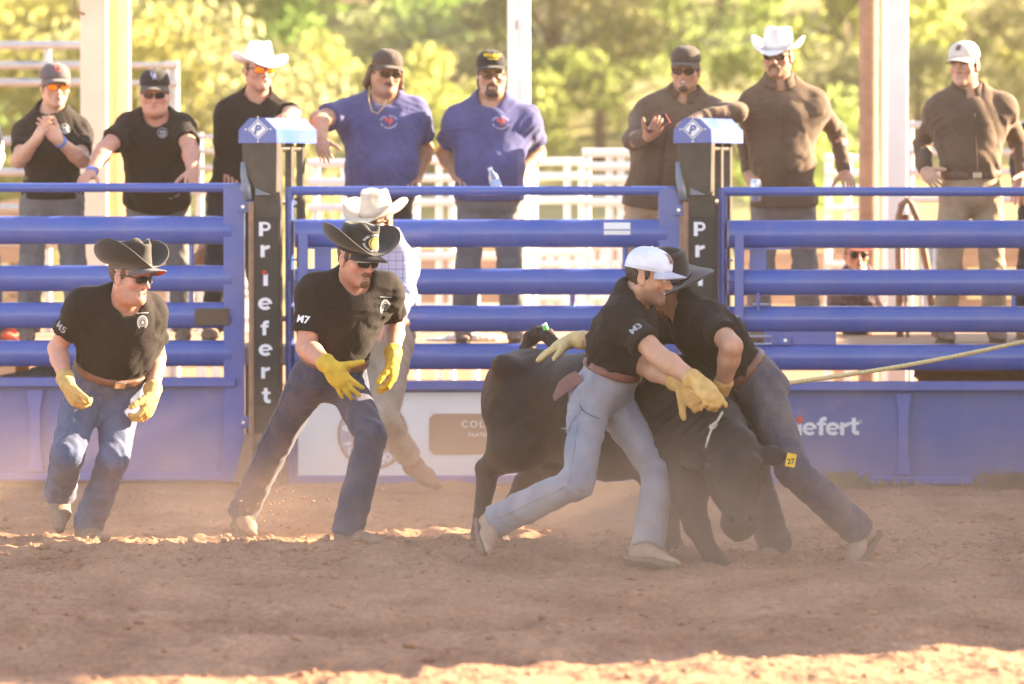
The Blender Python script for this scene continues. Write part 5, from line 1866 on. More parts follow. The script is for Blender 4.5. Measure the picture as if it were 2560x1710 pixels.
decal('back_print', shape2d((*text2d('TEAM', .02), 0, 0, .09), (*_rect(-.12, -.09, .12, -.075), 0, 0, 1)), rH['T'](-.02, -.3, .40), rH['T'].r, rH['T'].u, M_greyprint, rH['shirt'], rH['sb'], .003, .5)

# ---- judge in the plaid shirt, behind the striding man
def plaid():
    m = bpy.data.materials.new('plaid_shirt')
    m.use_nodes = True
    nt = m.node_tree
    N, Lk = nt.nodes, nt.links
    b = N['Principled BSDF']
    b.inputs['Roughness'].default_value = .85
    tc = N.new('ShaderNodeTexCoord')
    sx = N.new('ShaderNodeSeparateXYZ')
    Lk.new(tc.outputs['Object'], sx.inputs[0])
    acc = None
    for ax, sc, wd in ((0, 26, .16), (2, 22, .16), (0, 52, .1), (2, 44, .1)):
        a = N.new('ShaderNodeMath'); a.operation = 'MULTIPLY'; a.inputs[1].default_value = sc
        Lk.new(sx.outputs[ax], a.inputs[0])
        fr = N.new('ShaderNodeMath'); fr.operation = 'FRACT'
        Lk.new(a.outputs[0], fr.inputs[0])
        lt = N.new('ShaderNodeMath'); lt.operation = 'LESS_THAN'; lt.inputs[1].default_value = wd
        Lk.new(fr.outputs[0], lt.inputs[0])
        if acc is None:
            acc = lt
        else:
            s_ = N.new('ShaderNodeMath'); s_.operation = 'ADD'
            Lk.new(acc.outputs[0], s_.inputs[0]); Lk.new(lt.outputs[0], s_.inputs[1])
            acc = s_
    mr = N.new('ShaderNodeMapRange'); mr.inputs[2].default_value = 2.5
    Lk.new(acc.outputs[0], mr.inputs[0])
    mx = N.new('ShaderNodeMix'); mx.data_type = 'RGBA'
    mx.inputs[6].default_value = (.42, .38, .50, 1); mx.inputs[7].default_value = (.12, .10, .19, 1)
    Lk.new(mr.outputs[0], mx.inputs[0])
    Lk.new(mx.outputs[2], b.inputs['Base Color'])
    return m
S = dict(D=25.9, seed=59, label='man in plaid shirt and cream cowboy hat, half hidden behind the striding man',
         pel=(955, 860, 0), neck=(962, 608, -.05), shR=(888, 640, .05), shL=(1012, 640, -.10), head=(940, 552, -.10), hrot=(-30, 8, 0),
         elR=(875, 760, 1), wrR=(880, 860, -1), elL=(1016, 740, -1), wrL=(978, 800, -1),
         knR=(915, 1040, -1), anR=(905, 1195, 1), knL=(965, 1048, -1), anL=(1030, 1158, 1), toeR=(880, 1215, -1), toeL=(1088, 1208, -1),
         shirt=plaid(), long=True, pants=cloth('tan_trousers', (.30, .235, .185)), belt=M_leather, boots=M_leather, skin='ruddy', hair=M_hair_b, collar=True, cuff=-.07, legw=.96, footr=1.1)
rJ = person(S)
face_extra(rJ, S)
glasses('eyeglasses', rJ['H'], M_clear, rJ['o'], clear=True)
cowboy_hat('hat', rJ['H'], M_hatcrm, rJ['o'], brim=.105, curl=.085, fb=.08, tilt=.10, crown=.125, band=mat('tan_band', (.50, .40, .30), rough=.7), z0=.035)

# ---- onlookers on the deck
GRP = 'onlookers standing at the gates'
def stander(**k):
    S = dict(D=27.75, deck=DZ, stand=0.03, boots=M_boot, group=GRP, hem=.0, loose=.014, drop=.058)
    S.update(k)
    rr = person(S)
    face_extra(rr, S)
    return rr, S

r1, S = stander(seed=101, label='onlooker clapping at the far left, black T-shirt, grey cap, orange mirrored sunglasses',
    pel=(131, 494), neck=(130, 276, -.04), shR=(66, 304, -.04), shL=(196, 302, -.02), head=(138, 214, -.08), hrot=(16, 4, 0),
    elR=(46, 402, -1), wrR=(92, 348, -1), elL=(206, 402, -1), wrL=(146, 350, -1), skin='fair', hair=M_hair_b, stubble=.25, facial='',
    handR=dict(tip=(122, 298, -1), palm=(.8, .5, -.2), curl=.12), handL=dict(tip=(98, 300, -1), palm=(-.8, .5, .3), curl=.2), shirt=M_tee, pants=M_greyjean, jowl=0, fw=.95)
cap, K, dome = ball_cap('cap', r1['H'], M_capgrey, r1['o'], z0=.042, tilt=.03)
cap_mark(cap, K, dome, shape2d((*text2d('D', .02), 0, 0, .052)), M_redprint)
glasses('sunglasses', r1['H'], M_glass_o, r1['o'], w=.027, hgt=.017)
wristband(r1, 'L')
on_shirt(r1, badge('round'), 163, 322, M_greyprint)

r2, S = stander(seed=113, label='onlooker leaning on the left gate with both hands, black T-shirt, black cap, dark sunglasses',
    D=27.9, pel=(395, 500), neck=(391, 296, -.30), shR=(322, 292, -.33), shL=(455, 296, -.33), head=(387, 230, -.38), hrot=(2, 10, 0),
    elR=(262, 372, -1), wrR=(226, 436, -1), elL=(476, 372, -1), wrL=(481, 430, -1), skin='ruddy', hair=M_hair_b, jowl=.8, belly=.5, wide=1.1, armk=1.1,
    handR=dict(tip=(196, 452, -1), palm=(0, -.2, -1), curl=.45), handL=dict(tip=(478, 456, -1), palm=(0, -.2, -1), curl=.45), shirt=M_tee, pants=M_greyjean)
cap, K, dome = ball_cap('cap', r2['H'], M_capblk, r2['o'], z0=.045, tilt=.0, visor_m=M_capbrn)
cap_mark(cap, K, dome, shape2d((*text2d('C', .015), -.007, .007, .042), (*text2d('R', .015), .006, -.006, .042)), M_lilacprint)
glasses('sunglasses', r2['H'], M_glass_k, r2['o'], w=.027, hgt=.016)
wristband(r2, 'R')
on_shirt(r2, badge('round'), 406, 332, M_greyprint)

r3, S = stander(seed=127, label='onlooker in white cowboy hat and black T-shirt, orange sunglasses, arm on the first blue hood',
    D=27.8, pel=(596, 494), neck=(641, 240, -.08), shR=(580, 254, -.06), shL=(706, 262, -.12), head=(648, 172, -.12), hrot=(24, 2, 2),
    elR=(556, 360, 1), wrR=(572, 420, -1), elL=(735, 284, -1), wrL=(722, 290, -1), skin='ruddy', mouth=.4, hair=M_hair_b, wide=1.05,
    handR=dict(tip=(578, 452, -1), palm=(0, -.1, -1), curl=.4), handL=dict(tip=(690, 296, -1), palm=(0, -.2, -1), curl=.3), shirt=M_tee, pants=M_jean_bk, armk=1.05)
cowboy_hat('hat', r3['H'], M_hatwht, r3['o'], brim=.092, curl=.055, fb=.09, tilt=.02, crown=.115, taper=.72, z0=.036)
glasses('sunglasses', r3['H'], M_glass_o, r3['o'], w=.028, hgt=.017)

r4, S = stander(seed=131, label='heavy onlooker in faded blue T-shirt with long hair and moustache, forearm hanging over the hood',
    D=27.75, pel=(952, 488), neck=(958, 246, -.06), shR=(868, 252, -.06), shL=(1040, 250, -.02), head=(966, 180, -.10), hrot=(18, 6, 6),
    elR=(796, 300, -1), wrR=(803, 352, -1), elL=(1062, 372, 1), wrL=(1040, 446, -1), skin='brown', hair=M_hair_b, longhair=True, facial='m', fhair=M_hair_b, jowl=.6, belly=1.15, wide=1.15, armk=1.2, k=1.0,
    handR=dict(tip=(812, 400, -1), palm=(.3, .9, -.2), curl=.3), handL=dict(tip=(1020, 456, -1), palm=(0, -.1, -1), curl=.4), shirt=M_bluetee, pants=M_jean_bk, stubble=.4, pants_name='shorts')
cap, K, dome = ball_cap('cap', r4['H'], M_capbrn, r4['o'], z0=.044, tilt=.0)
cap_mark(cap, K, dome, shape2d((*text2d('C', .01), -.007, .007, .040), (*text2d('R', .01), .006, -.006, .040)), mat('dim_print', (.16, .13, .13), rough=.8))
glasses('sunglasses', r4['H'], mat('brown_lens', (.03, .018, .01), rough=.08), r4['o'], w=.030, hgt=.020, frame=mat('tan_frame', (.30, .20, .12), rough=.4))
T = r4['T']
nk = [P(924, 215, 27.60), P(922, 250, 27.53), P(930, 278, 27.50), P(944, 284, 27.49), P(958, 268, 27.51), P(966, 250, 27.54)]
MB().tube(nk, .003, 6).build('necklace', M_gold, r4['o'], smooth=True)
def chest_print(rr, px, py):
    on_shirt(rr, shape2d((*arc_text('COAL CREEK', .060, 90, .0150, .03), 0, -.030, 1)), px, py, M_lilacprint, 'shirt_print')
    on_shirt(rr, shape2d((*arc_text('CO RANCHERS', .055, 270, .0135, .03, True), 0, .014, 1)), px, py, mat('pale_print', (.66, .56, .64), rough=.7), 'shirt_print')
    on_shirt(rr, shape2d((*disc2d(1, 12, 3, .7), -.013, .008, .014), (*disc2d(1, 12, 3, .8), .013, .004, .014), (*_rect(-.003, -.026, .008, .0), 0, 0, 1)), px, py, M_redprint, 'shirt_print')
chest_print(r4, 972, 302)

r5b, S = stander(seed=137, label='onlooker in blue T-shirt, black cap and eyeglasses holding a water bottle',
    D=27.75, pel=(1222, 498), neck=(1228, 250, -.04), shR=(1142, 268, -.04), shL=(1320, 268, -.02), head=(1228, 184, -.08), hrot=(6, 4, 0),
    elR=(1112, 384, 1), wrR=(1144, 440, -1), elL=(1344, 384, 1), wrL=(1296, 440, -1), skin='tan', hair=M_hair_d, facial='mb', fhair=mat('short_beard', (.09, .05, .035), rough=.7, var=.3, scale=80), jowl=.8, belly=1.0, wide=1.12, armk=1.15, eyes=1,
    handR=dict(tip=(1172, 456, -1), palm=(.3, .3, -1), curl=.5), handL=dict(tip=(1252, 452, -1), palm=(-.5, .8, -.3), curl=.7), shirt=M_bluetee, pants=M_greyjean)
cap, K, dome = ball_cap('cap', r5b['H'], M_capblk, r5b['o'], z0=.046, tilt=.0)
cap_mark(cap, K, dome, shape2d((*text2d('Wimbor', .03), 0, 0, .030), (*_rect(-.03, -.024, .03, -.019), 0, 0, 1)), M_yelprint)
glasses('eyeglasses', r5b['H'], M_clear, r5b['o'], clear=True, hgt=.020, w=.026)
chest_print(r5b, 1252, 304)

r6, S = stander(seed=149, label='bearded onlooker in dark olive shirt and grey cap looking at a phone',
    D=27.85, pel=(1642, 500), neck=(1708, 238, -.05), shR=(1622, 256, -.04), shL=(1792, 254, -.06), head=(1714, 172, -.09), hrot=(-10, 8, 2),
    elR=(1580, 352, -1), wrR=(1622, 340, -1), elL=(1846, 280, -1), wrL=(1748, 292, -1), skin='tan', hair=M_hair_d, facial='g', fhair=mat('short_beard', (.09, .05, .035), rough=.7, var=.3, scale=80), mouth=.3, stubble=.3, wide=1.06, armk=1.0, belly=.55, loose=.018,
    handR=dict(tip=(1652, 308, -1), palm=(.4, -.3, .8), curl=[.3, .5, .5, .5]), handL=dict(tip=(1692, 316, -1), palm=(.1, .2, -1), curl=.35), shirt=M_olive, long=True, collar=True, vneck=.10, pants=M_khaki, hem=-.05, pants_name='trousers')
cap, K, dome = ball_cap('cap', r6['H'], M_capbrn, r6['o'], z0=.044, tilt=.0, visor_m=M_capbrn)
glasses('sunglasses', r6['H'], M_glass_k, r6['o'], w=.028, hgt=.018)

r7b, S = stander(seed=151, label='tall onlooker in dark olive shirt and white straw cowboy hat holding a can',
    D=27.95, pel=(1958, 505), neck=(1948, 205, -.05), shR=(1876, 232, -.05), shL=(2036, 228, -.03), head=(1944, 138, -.09), hrot=(-16, 4, 1), k=1.05,
    elR=(1866, 352, 1), wrR=(1872, 440, -1), elL=(2092, 330, 1), wrL=(2112, 436, -1), skin='brown', hair=M_hair_b, facial='mh', fhair=M_hair_b, stubble=.4, wide=1.08, armk=1.0, belly=.6, loose=.018,
    handR=dict(tip=(1892, 466, -1), palm=(.7, .5, -.2), curl=.7), handL=dict(tip=(2128, 462, -1), palm=(0, -.1, -1), curl=.4), shirt=M_olive, long=True, collar=True, vneck=.07, pants=M_greyjean, hem=-.02)
cowboy_hat('hat', r7b['H'], M_hatwht, r7b['o'], brim=.088, curl=.075, fb=.085, tilt=.06, crown=.120, taper=.84, z0=.036, band=mat('straw_band', (.62, .57, .54), rough=.7))
glasses('sunglasses', r7b['H'], M_glass_k, r7b['o'], w=.029, hgt=.018)

r8, S = stander(seed=163, label='onlooker at the right in olive shirt, khaki trousers and beige cap',
    D=27.85, pel=(2426, 490), neck=(2420, 228, -.03), shR=(2346, 244, -.05), shL=(2506, 238, .0), head=(2410, 160, -.07), hrot=(-26, 4, 0), k=1.04,
    elR=(2306, 360, 1), wrR=(2314, 430, -1), elL=(2546, 356, 1), wrL=(2560, 440, -1), skin='fair', hair=M_hair_b, eyes=1, wide=1.02, belly=.5, loose=.018, armk=1.0,
    handR=dict(tip=(2338, 458, -1), palm=(.6, .6, -.4), curl=.6), handL=dict(tip=(2570, 480, -1), palm=(-.6, .4, -.4), curl=.4), shirt=M_olive, long=True, collar=True, vneck=.11, pants=M_khaki, belt=M_leather, pants_name='trousers', hem=.10)
cap, K, dome = ball_cap('cap', r8['H'], M_capbeige, r8['o'], z0=.042, tilt=.04)
cap_mark(cap, K, dome, (np.array([(-.014, -.014), (.014, -.014), (.014, .016), (-.014, .016)]), [(0, 1, 2, 3)]), M_leather, 'leather_patch', .45)

def pocket(rr, px, py):
    on_shirt(rr, shape2d((np.array([(-.058, -.02), (0, -.034), (.058, -.02), (.058, .022), (-.058, .022)]), [(0, 1, 2, 3, 4)], 0, .0, 1)), px, py, M_olive, 'pocket_flap', .006)
pocket(r6, 1772, 268); pocket(r7b, 1912, 292); pocket(r7b, 1998, 290); pocket(r8, 2372, 300); pocket(r8, 2470, 298)
# partly seen onlookers at both edges and through the rails
rA, S = stander(seed=171, label='onlooker mostly cut off by the left edge, bare arm by the gate',
    pel=(-84, 500), neck=(-94, 270, -.03), shR=(-174, 296, -.03), shL=(-38, 300, -.03), head=(-96, 205, -.07), elR=(-160, 400, 1), wrR=(-130, 440, -1), elL=(-8, 392, 1), wrL=(-30, 440, -1),
    skin='ruddy', hair=M_hair_b, shirt=cloth('white_tee', (.62, .58, .55)), pants=M_jean, armk=1.1)
ball_cap('cap', rA['H'], M_capbrn, rA['o'], z0=.034)
rB, S = stander(seed=173, label='onlooker in dark long-sleeved shirt cut off by the right edge',
    D=28.4, pel=(2625, 520), neck=(2630, 290, -.03), shR=(2568, 316, -.03), shL=(2700, 312, -.03), head=(2632, 220, -.07), elR=(2548, 400, 1), wrR=(2545, 462, -1), elL=(2720, 400, 1), wrL=(2700, 470, -1),
    skin='fair', hair=M_hair_b, shirt=cloth('charcoal_shirt', (.03, .028, .032)), long=True, pants=M_jean_bk, hem=-.02)
rC, S = stander(seed=179, label='child with round sunglasses and reddish hat seen between the rails of the right gate',
    D=29.3, k=.68, hs=.88, pel=(2138, 790), neck=(2142, 692, -.02), shR=(2100, 712, -.02), shL=(2182, 712, -.02), head=(2140, 634, -.05), hrot=(8, 2, 0), elR=(2090, 770, 1), wrR=(2110, 808, -1), elL=(2196, 768, 1), wrL=(2176, 808, -1),
    skin='ruddy', hair=M_hair_r, shirt=cloth('dark_stripe', (.06, .035, .045), col2=(.16, .10, .12), scale=30, stretch=(1, 1, .15)), pants=M_jean_bk, hem=.02, wide=.8, stand=-.12, armk=.72, loose=.0, legw=.7, footk=.7)
cowboy_hat('hat', rC['H'], mat('red_felt', (.22, .06, .04), rough=.8), rC['o'], brim=.07, curl=.03, fb=.07, s=.88, z0=.04)
glasses('sunglasses', rC['H'], M_glass_k, rC['o'], w=.024, hgt=.022, s=.88)
# ================================================================ STEER
M_hide = mat('black_hide', (0.016, 0.0095, 0.007), rough=0.55, col2=(0.026, 0.015, 0.010), scale=5, bump=0.45, bscale=120, sheen=0.02, spec=0.25, ridge=0.3, rscale=6.0, dust=0.05, dscale=4, stretch=(1, 1, 2))
M_hoof = mat('hoof', (0.03, 0.025, 0.02), rough=0.6)
M_rope = mat('rope', (0.62, 0.50, 0.26), rough=0.8, var=0.2, scale=60)
M_ropew = mat('pale_rope', (0.46, 0.40, 0.32), rough=0.8, var=0.15, scale=60)
hipc, chest = P(1345, 1010, 22.50), P(1700, 1045, 21.72)
ax = nrm(chest - hipc)
nS = nrm(np.cross(ax, (0, 0, 1)))
upS = np.cross(nS, ax)
Rb = np.stack([ax, nS, upS], 1)
q = []
A = lambda p, k=.06: q.append((p, k))
A(RC(hipc, hipc + (chest - hipc) * .5 - upS * .02, .235, .285, nS, .84), .05)
A(RC(hipc + (chest - hipc) * .5 - upS * .02, chest, .285, .275, nS, .80), .08)
A(EL(P(1310, 985, 22.50), Rb, (.20, .19, .20)), .08)                     # rump
for sg in (-1, 1):
    A(EL(P(1330, 915, 22.45) + nS * sg * .16, Rb, (.07, .06, .06)), .08) # hook bones
    A(EL(chest + nS * sg * .13 - upS * .05, Rb, (.19, .10, .26)), .08)   # shoulders
A(EL(P(1745, 1125, 21.50), Rb, (.17, .15, .17)), .09)                    # brisket
poll = P(1828, 1120, 21.10)
A(RC(P(1715, 1030, 21.72), P(1772, 1090, 21.42), .225, .165, nS, .75), .09)
A(RC(P(1772, 1090, 21.42), poll, .165, .105, nS, .85), .08)
A(RC(P(1735, 1120, 21.45), P(1800, 1150, 21.18), .12, .08), .08)         # dewlap
# head hanging, face towards the camera
muz = P(1849, 1318, 20.92)
hz = nrm(muz - poll)
hxr = nrm(np.cross(hz, (0, -1, .2)))
hfw = np.cross(hxr, hz)
if hfw[1] > 0:
    hfw = -hfw
Rh = np.stack([hxr, hfw, hz], 1)
A(EL(poll + hz * .085 - hfw * .03, Rh, (.122, .12, .145)), .05)
A(EL(poll + hz * .16 - hfw * .05, Rh, (.110, .11, .13)), .05)
A(RC(poll + hz * .12 + hfw * .035, muz - hz * .03 + hfw * .02, .088, .066, hfw, .85), .05)
A(EL(muz - hz * .005 + hfw * .012, Rh, (.080, .062, .052)), .04)
A(RC(poll + hz * .15 - hfw * .10, muz - hfw * .035, .060, .045), .05)    # jaw
A(EL(poll - hz * .015, Rh, (.085, .08, .06)), .05)
for sg in (-1, 1):
    A(EL(poll + hxr * sg * .105 + hz * .105 + hfw * .045, Rh, (.026, .026, .032)), .03)
sub = [(EL(muz + hxr * sg * .038 + hfw * .062 - hz * .004, Rh, (.015, .02, .011)), .012) for sg in (-1, 1)]
# ears
earR, earL = poll + hxr * .10 + hz * .03, poll - hxr * .10 + hz * .03
ears = []
eside = 1 if hxr[0] > 0 else -1
for sg in (-1, 1):
    a = poll + hxr * sg * .09 + hz * .035 - hfw * .02
    tip = a + hxr * sg * .155 + hz * (.02) + hfw * .02
    A(RC(a, a + (tip - a) * .55, .026, .046, hfw, .45), .03)
    A(RC(a + (tip - a) * .55, tip, .046, .012, hfw, .45), .02)
    ears.append((sg * eside, a, tip))
# legs: (points, radii)
LEGS = [([P(1300, 1040, 22.42), P(1292, 1110, 22.36), P(1222, 1172, 22.50), P(1203, 1290, 22.50), P(1199, 1335, 22.48), P(1202, 1352, 22.45)], [.17, .125, .052, .036, .040, .044]),
        ([P(1395, 1040, 22.62), P(1385, 1120, 22.52), P(1318, 1205, 22.72), P(1258, 1300, 22.85), P(1244, 1332, 22.86), P(1246, 1346, 22.82)], [.16, .115, .052, .037, .040, .044]),
        ([P(1712, 1130, 21.52), P(1716, 1215, 21.42), P(1742, 1312, 21.27), P(1772, 1378, 21.24), P(1790, 1402, 21.22), P(1800, 1412, 21.18)], [.15, .088, .055, .040, .043, .047]),
        ([P(1660, 1130, 21.95), P(1655, 1205, 21.95), P(1668, 1290, 21.92), P(1680, 1352, 21.96), P(1690, 1376, 21.96), P(1698, 1386, 21.92)], [.14, .082, .052, .039, .042, .046])]
for pts, rr in LEGS:
    for i in range(len(pts) - 1):
        A(RC(pts[i], pts[i + 1], rr[i], rr[i + 1]), (.08, .05, .02, .015, .012)[i])
for i in (0, 1):
    p = LEGS[i][0]
    A(RC(p[2] - nrm(p[1] - p[2]) * .02 + np.array([-.02, 0, .015]), p[2] + (p[3] - p[2]) * .4, .036, .034), .02)   # point of the hock
folds_ = creases([(P(1740, 1080, 21.4), ax, .22, .010, 11), (P(1760, 1130, 21.3), ax, .18, .010, 12), (P(1450, 1130, 22.0), ax, .2, .006, 9), (P(1310, 1080, 22.3), upS, .16, .007, 8)], 3)
v, f = fblob(q, .0115, subs=sub, warp=both(fold_fn(77, .004, 5, ax, .8), folds_), pad=.05)
gz = float(ground_z(np.float64(0), np.float64(22)))
steer = obj('steer', v, f, M_hide, None, (hipc[0], hipc[1], 0))
tag(steer, 'black steer with lowered head held by two men, yellow ear tag', 'steer')
for pts, rr in LEGS:
    d = nrm(pts[-1] - pts[-2])
    c = pts[-1]
    fw = nrm(np.array([d[0], d[1], 0]) + ax * np.array([1, 1, 0]) * .4)
    for sg in (-1, 1):
        sd_ = np.cross(fw, (0, 0, 1)) * sg * .022
        hv = fblob([(RC(c + sd_ + np.array([0, 0, -.005]), c + sd_ + fw * .045 + np.array([0, 0, -.03]), .030, .026), .01)], .007, planes=[(np.array([0, 0, max(c[2] - .055, 0.0)]), np.array([0, 0, -1.0]))])
        obj('hoof', *hv, M_hoof, steer)
for sg in (-1, 1):
    hv = blob([EL(poll + hxr * sg * .113 + hz * .105 + hfw * .062, Rh, (.016, .012, .013))], .004, .002)
    obj('eye', *hv, M_eyed, steer)
hv = blob([EL(muz + hz * .012 + hfw * .03, Rh, (.060, .040, .034))], .006, .003)
obj('nose_pad', *hv, mat('wet_nose', (.018, .013, .012), rough=.25, bump=.4, bscale=200), steer)
# tail raised over the rump with a bright green band
tp = [P(1322, 920, 22.62), P(1318, 880, 22.66), P(1326, 848, 22.66), P(1346, 832, 22.64), P(1368, 838, 22.60), P(1384, 858, 22.56), P(1392, 884, 22.52)]
tv = fblob([(RC(tp[i], tp[i + 1], (.045, .036, .032, .030, .030, .026)[i], (.036, .032, .030, .030, .026, .018)[i]), .02) for i in range(6)], .008, warp=fold_fn(5, .008, 20, (0, 0, 1), .3))
obj('tail', *tv, M_hide, steer)
gb = tp[4] + np.array([-.006, -.01, .022])
tg = MB().tube([gb + np.array([-.006, 0, .024]), gb + np.array([.012, 0, -.026])], [.013, .015], 12).build('tail_band', mat('bright_green', (.10, .72, .12), rough=.5), steer, smooth=True, angle=50)
MB().tube([gb + np.array([-.010, 0, .034]), gb + np.array([-.006, 0, .0245])], [.011, .0132], 12).build('white_end', M_white, tg, smooth=True, angle=50)
# yellow ear tag
for s_, a, tip in ears:
    if s_ > 0:
        c = tip + np.array([.012, -.02, -.022])
        e = MB().box(c, (.044, .004, .060), rotz(rad(8)) @ np.array(Matrix.Rotation(rad(12), 3, 'Y')), bev=.003).build('ear_tag', mat('yellow_tag', (.75, .44, .02), rough=.5), steer)
        decal('tag_number', (text2d('27', .02)[0] * .033, text2d('27', .02)[1]), c + np.array([0, -.004, -.004]), (1, 0, .1), (0, 0, 1), M_frame, e, None, .001)
# halter rope on the neck, with a knot
kn = P(1781, 1067, 21.06)
hr_ = [P(1806, 1030, 21.05), P(1794, 1052, 21.02), kn, P(1770, 1096, 21.03), P(1765, 1120, 21.04)]
mb = MB().tube(hr_, .006, 8)
o = mb.build('halter_rope', M_ropew, base=hr_[-1], smooth=True)
tag(o, 'short pale rope with a knot held in the tan gloves at the steer neck', 'rope')
hv = blob([EL(kn, np.eye(3), (.017, .014, .013)), EL(kn + np.array([.012, 0, .012]), np.eye(3), (.012, .012, .012))], .005, .006)
obj('knot', *hv, M_ropew, o)
lp = [P(1745, 1005, 21.9), P(1850, 982, 22.05)] + [P(1960 + 660 * t, 959 - 118 * t + 9 * math.sin(math.pi * t), 22.15 + 1.3 * t) for t in np.linspace(0, 1, 14)]
o = MB().tube(lp, .0105, 8).build('lariat', M_rope, base=lp[0], smooth=True)
tag(o, 'yellowish lariat stretched from the steer to the right edge', 'rope')

# ================================================================ SMALL THINGS
# water bottle
M_pet = mat('clear_plastic', (.80, .86, .92), rough=.12, trans=.75, var=.02)
bt = P(1232, 440, 27.36)
b0, b1 = bt + np.array([.035, .0, -.10]), bt + np.array([-.02, 0, .055])
d = nrm(b1 - b0)
t = empty('water_bottle', b0, 'small clear water bottle in the hand of the man in eyeglasses', 'bottle')
MB().tube([b0, b0 + d * .10, b0 + d * .125, b0 + d * .14], [.031, .031, .018, .013], 16).build('bottle_body', M_pet, t, smooth=True, angle=50)
MB().tube([b0 + d * .14, b0 + d * .158], .0145, 14).build('cap', M_white, t, smooth=True, angle=50)
MB().tube([b0 + d * .04, b0 + d * .085], .0316, 16, cap=False).build('wrapper', mat('bottle_label', (.45, .55, .75), rough=.4), t, smooth=True)
# drinks can
cc = P(1888, 476, 27.42)
t = empty('drinks_can', cc - np.array([0, 0, .06]), 'silver drinks can held by the man in the straw hat', 'can')
MB().tube([cc - np.array([0, 0, .062]), cc - np.array([0, 0, .055]), cc + np.array([0, 0, .05]), cc + np.array([0, 0, .062])], [.028, .033, .033, .027], 18).build('can_body', mat('can_silver', (.62, .64, .70), rough=.25, metal=.8), t, smooth=True, angle=50)
MB().tube([cc + np.array([0, 0, .060]), cc + np.array([0, 0, .066])], .0275, 18).build('lid', M_bolt, t, smooth=True, angle=50)
# phone
w_, d_, n_ = r6['HD']['R']
n_ = nrm(n_ - d_ * (n_ @ d_))
pc = w_ + d_ * .095 + n_ * .034
Rp = np.array(Matrix.Rotation(rad(-28), 3, 'Y')) @ np.array(Matrix.Rotation(rad(-35), 3, 'X'))
t = empty('phone', pc, 'dark phone with a red case edge held by the bearded man', 'phone')
MB().box(pc, (.145, .010, .072), Rp, bev=.004).build('case', mat('red_case', (.45, .06, .04), rough=.5), t)
MB().box(pc + Rp @ np.array([0, -.006, 0]), (.136, .004, .064), Rp, bev=.001).build('screen', M_glass_k, t)
# folding chair on the deck
t = empty('folding_chair', P(2285, 855, 28.9), 'brown tubular chair on the deck beside the white square post', 'chair')
MB().tube([P(*p) for p in ((2250, 858, 28.8), (2247, 640, 28.85), (2247, 540, 28.9), (2254, 512, 28.9), (2268, 500, 28.9), (2280, 512, 28.9), (2292, 545, 28.9), (2322, 690, 29.0), (2338, 846, 29.05))], .022, 10).build('frame', M_rust, t, smooth=True)
MB().box(P(2292, 706, 28.9), (.36, .34, .03), bev=.01).build('seat', M_rust, t)
MB().box(P(2262, 560, 28.93), (.05, .03, .12), bev=.008).build('backrest', M_leather, t)
for p in (2262, 2330):
    MB().tube([P(p, 706, 28.75), P(p + 8, 862, 28.7)], .012, 8).build('leg', M_rust, t)
# oddments on the deck and ground
def crumple(name, label, cat, c, r, m, seed, sq=(1, 1, .6), kind=None):
    rs_ = np.random.RandomState(seed)
    ps = [EL(np.asarray(c) + rs_.normal(0, .35, 3) * r * np.array(sq), np.eye(3), np.array(sq) * r * rs_.uniform(.35, .7)) for _ in range(6)]
    v, f = blob(ps, max(r * .09, .005), r * .1, warp=fold_fn(seed, r * .10, 3.0 / r, (1, 0, 0), 1.0))
    o = obj(name, v, f, m, None, np.asarray(c) - np.array([0, 0, r * .5]))
    return tag(o, label, cat)
crumple('plastic_bag', 'crumpled clear plastic litter at the foot of the middle gate', 'litter', G(752, 1212) + np.array([0, 0, .025]), .055, mat('milky_plastic', (.70, .68, .72), rough=.3), 3, (1.3, .8, .6))
crumple('paper_sack', 'white paper sack lying on the deck behind the middle gate', 'sack', P(1165, 850, 28.1), .16, mat('white_paper', (.74, .70, .68), rough=.6), 4, (1.6, .6, .28))
crumple('red_bag', 'red bag on the deck at the left edge', 'bag', P(20, 838, 28.3), .10, mat('red_fabric', (.50, .10, .07), rough=.8), 5, (1.3, .7, .6))
crumple('brown_bag', 'brown bag on the deck behind the left gate near the post', 'bag', P(530, 640, 28.2), .14, M_leather, 6, (1.0, .6, 1.2))
crumple('cooler_bag', 'blue bag under the deck at the far left', 'bag', P(115, 938, 28.0), .16, mat('blue_fabric', (.12, .25, .50), rough=.8), 7, (1.6, .6, .5))
crumple('white_bundle', 'white bundle on the ground behind the left gate', 'bundle', P(330, 948, 28.0), .13, M_white, 8, (1.8, .6, .3))
crumple('dark_crate', 'dark bundle under the deck behind the right gate', 'bundle', P(2420, 945, 28.6), .20, M_wood, 9, (2.2, .6, .5))
# weeds along the right gate
M_weed = leaf_mat('weed', (.30, .26, .13), (.36, .31, .16))
def weed(px, py, n, hgt, seed, label):
    rs_ = np.random.RandomState(seed)
    g0 = G(px, py)
    V, F = [], []
    for i in range(n):
        b = g0 + np.array([rs_.normal(0, .10), rs_.normal(0, .04), 0])
        L = hgt * rs_.uniform(.4, 1.1)
        dr = np.array([rs_.normal(0, .5), rs_.normal(0, .3), 1])
        tip = b + dr * L
        w = np.array([rs_.uniform(.004, .010), 0, 0])
        k = len(V)
        m_ = (b + tip) / 2 + np.array([0, 0, L * .12])
        V += [b - w * .5, b + w * .5, m_ + w, tip, m_ - w]
        F.append((k, k + 1, k + 2, k + 3, k + 4))
    o = obj('weed_clump', np.array(V), F, M_weed, None, g0, smooth=False)
    return tag(o, label, 'weeds', 'weeds at the foot of the gates')
weed(2095, 1222, 150, .11, 1, 'dry weed clump at the foot of the right gate below the lettering')
weed(2215, 1224, 60, .06, 2, 'small weed tuft near the rib of the right gate')
weed(2535, 1226, 130, .12, 3, 'dry weed clump at the right edge by the gate foot')
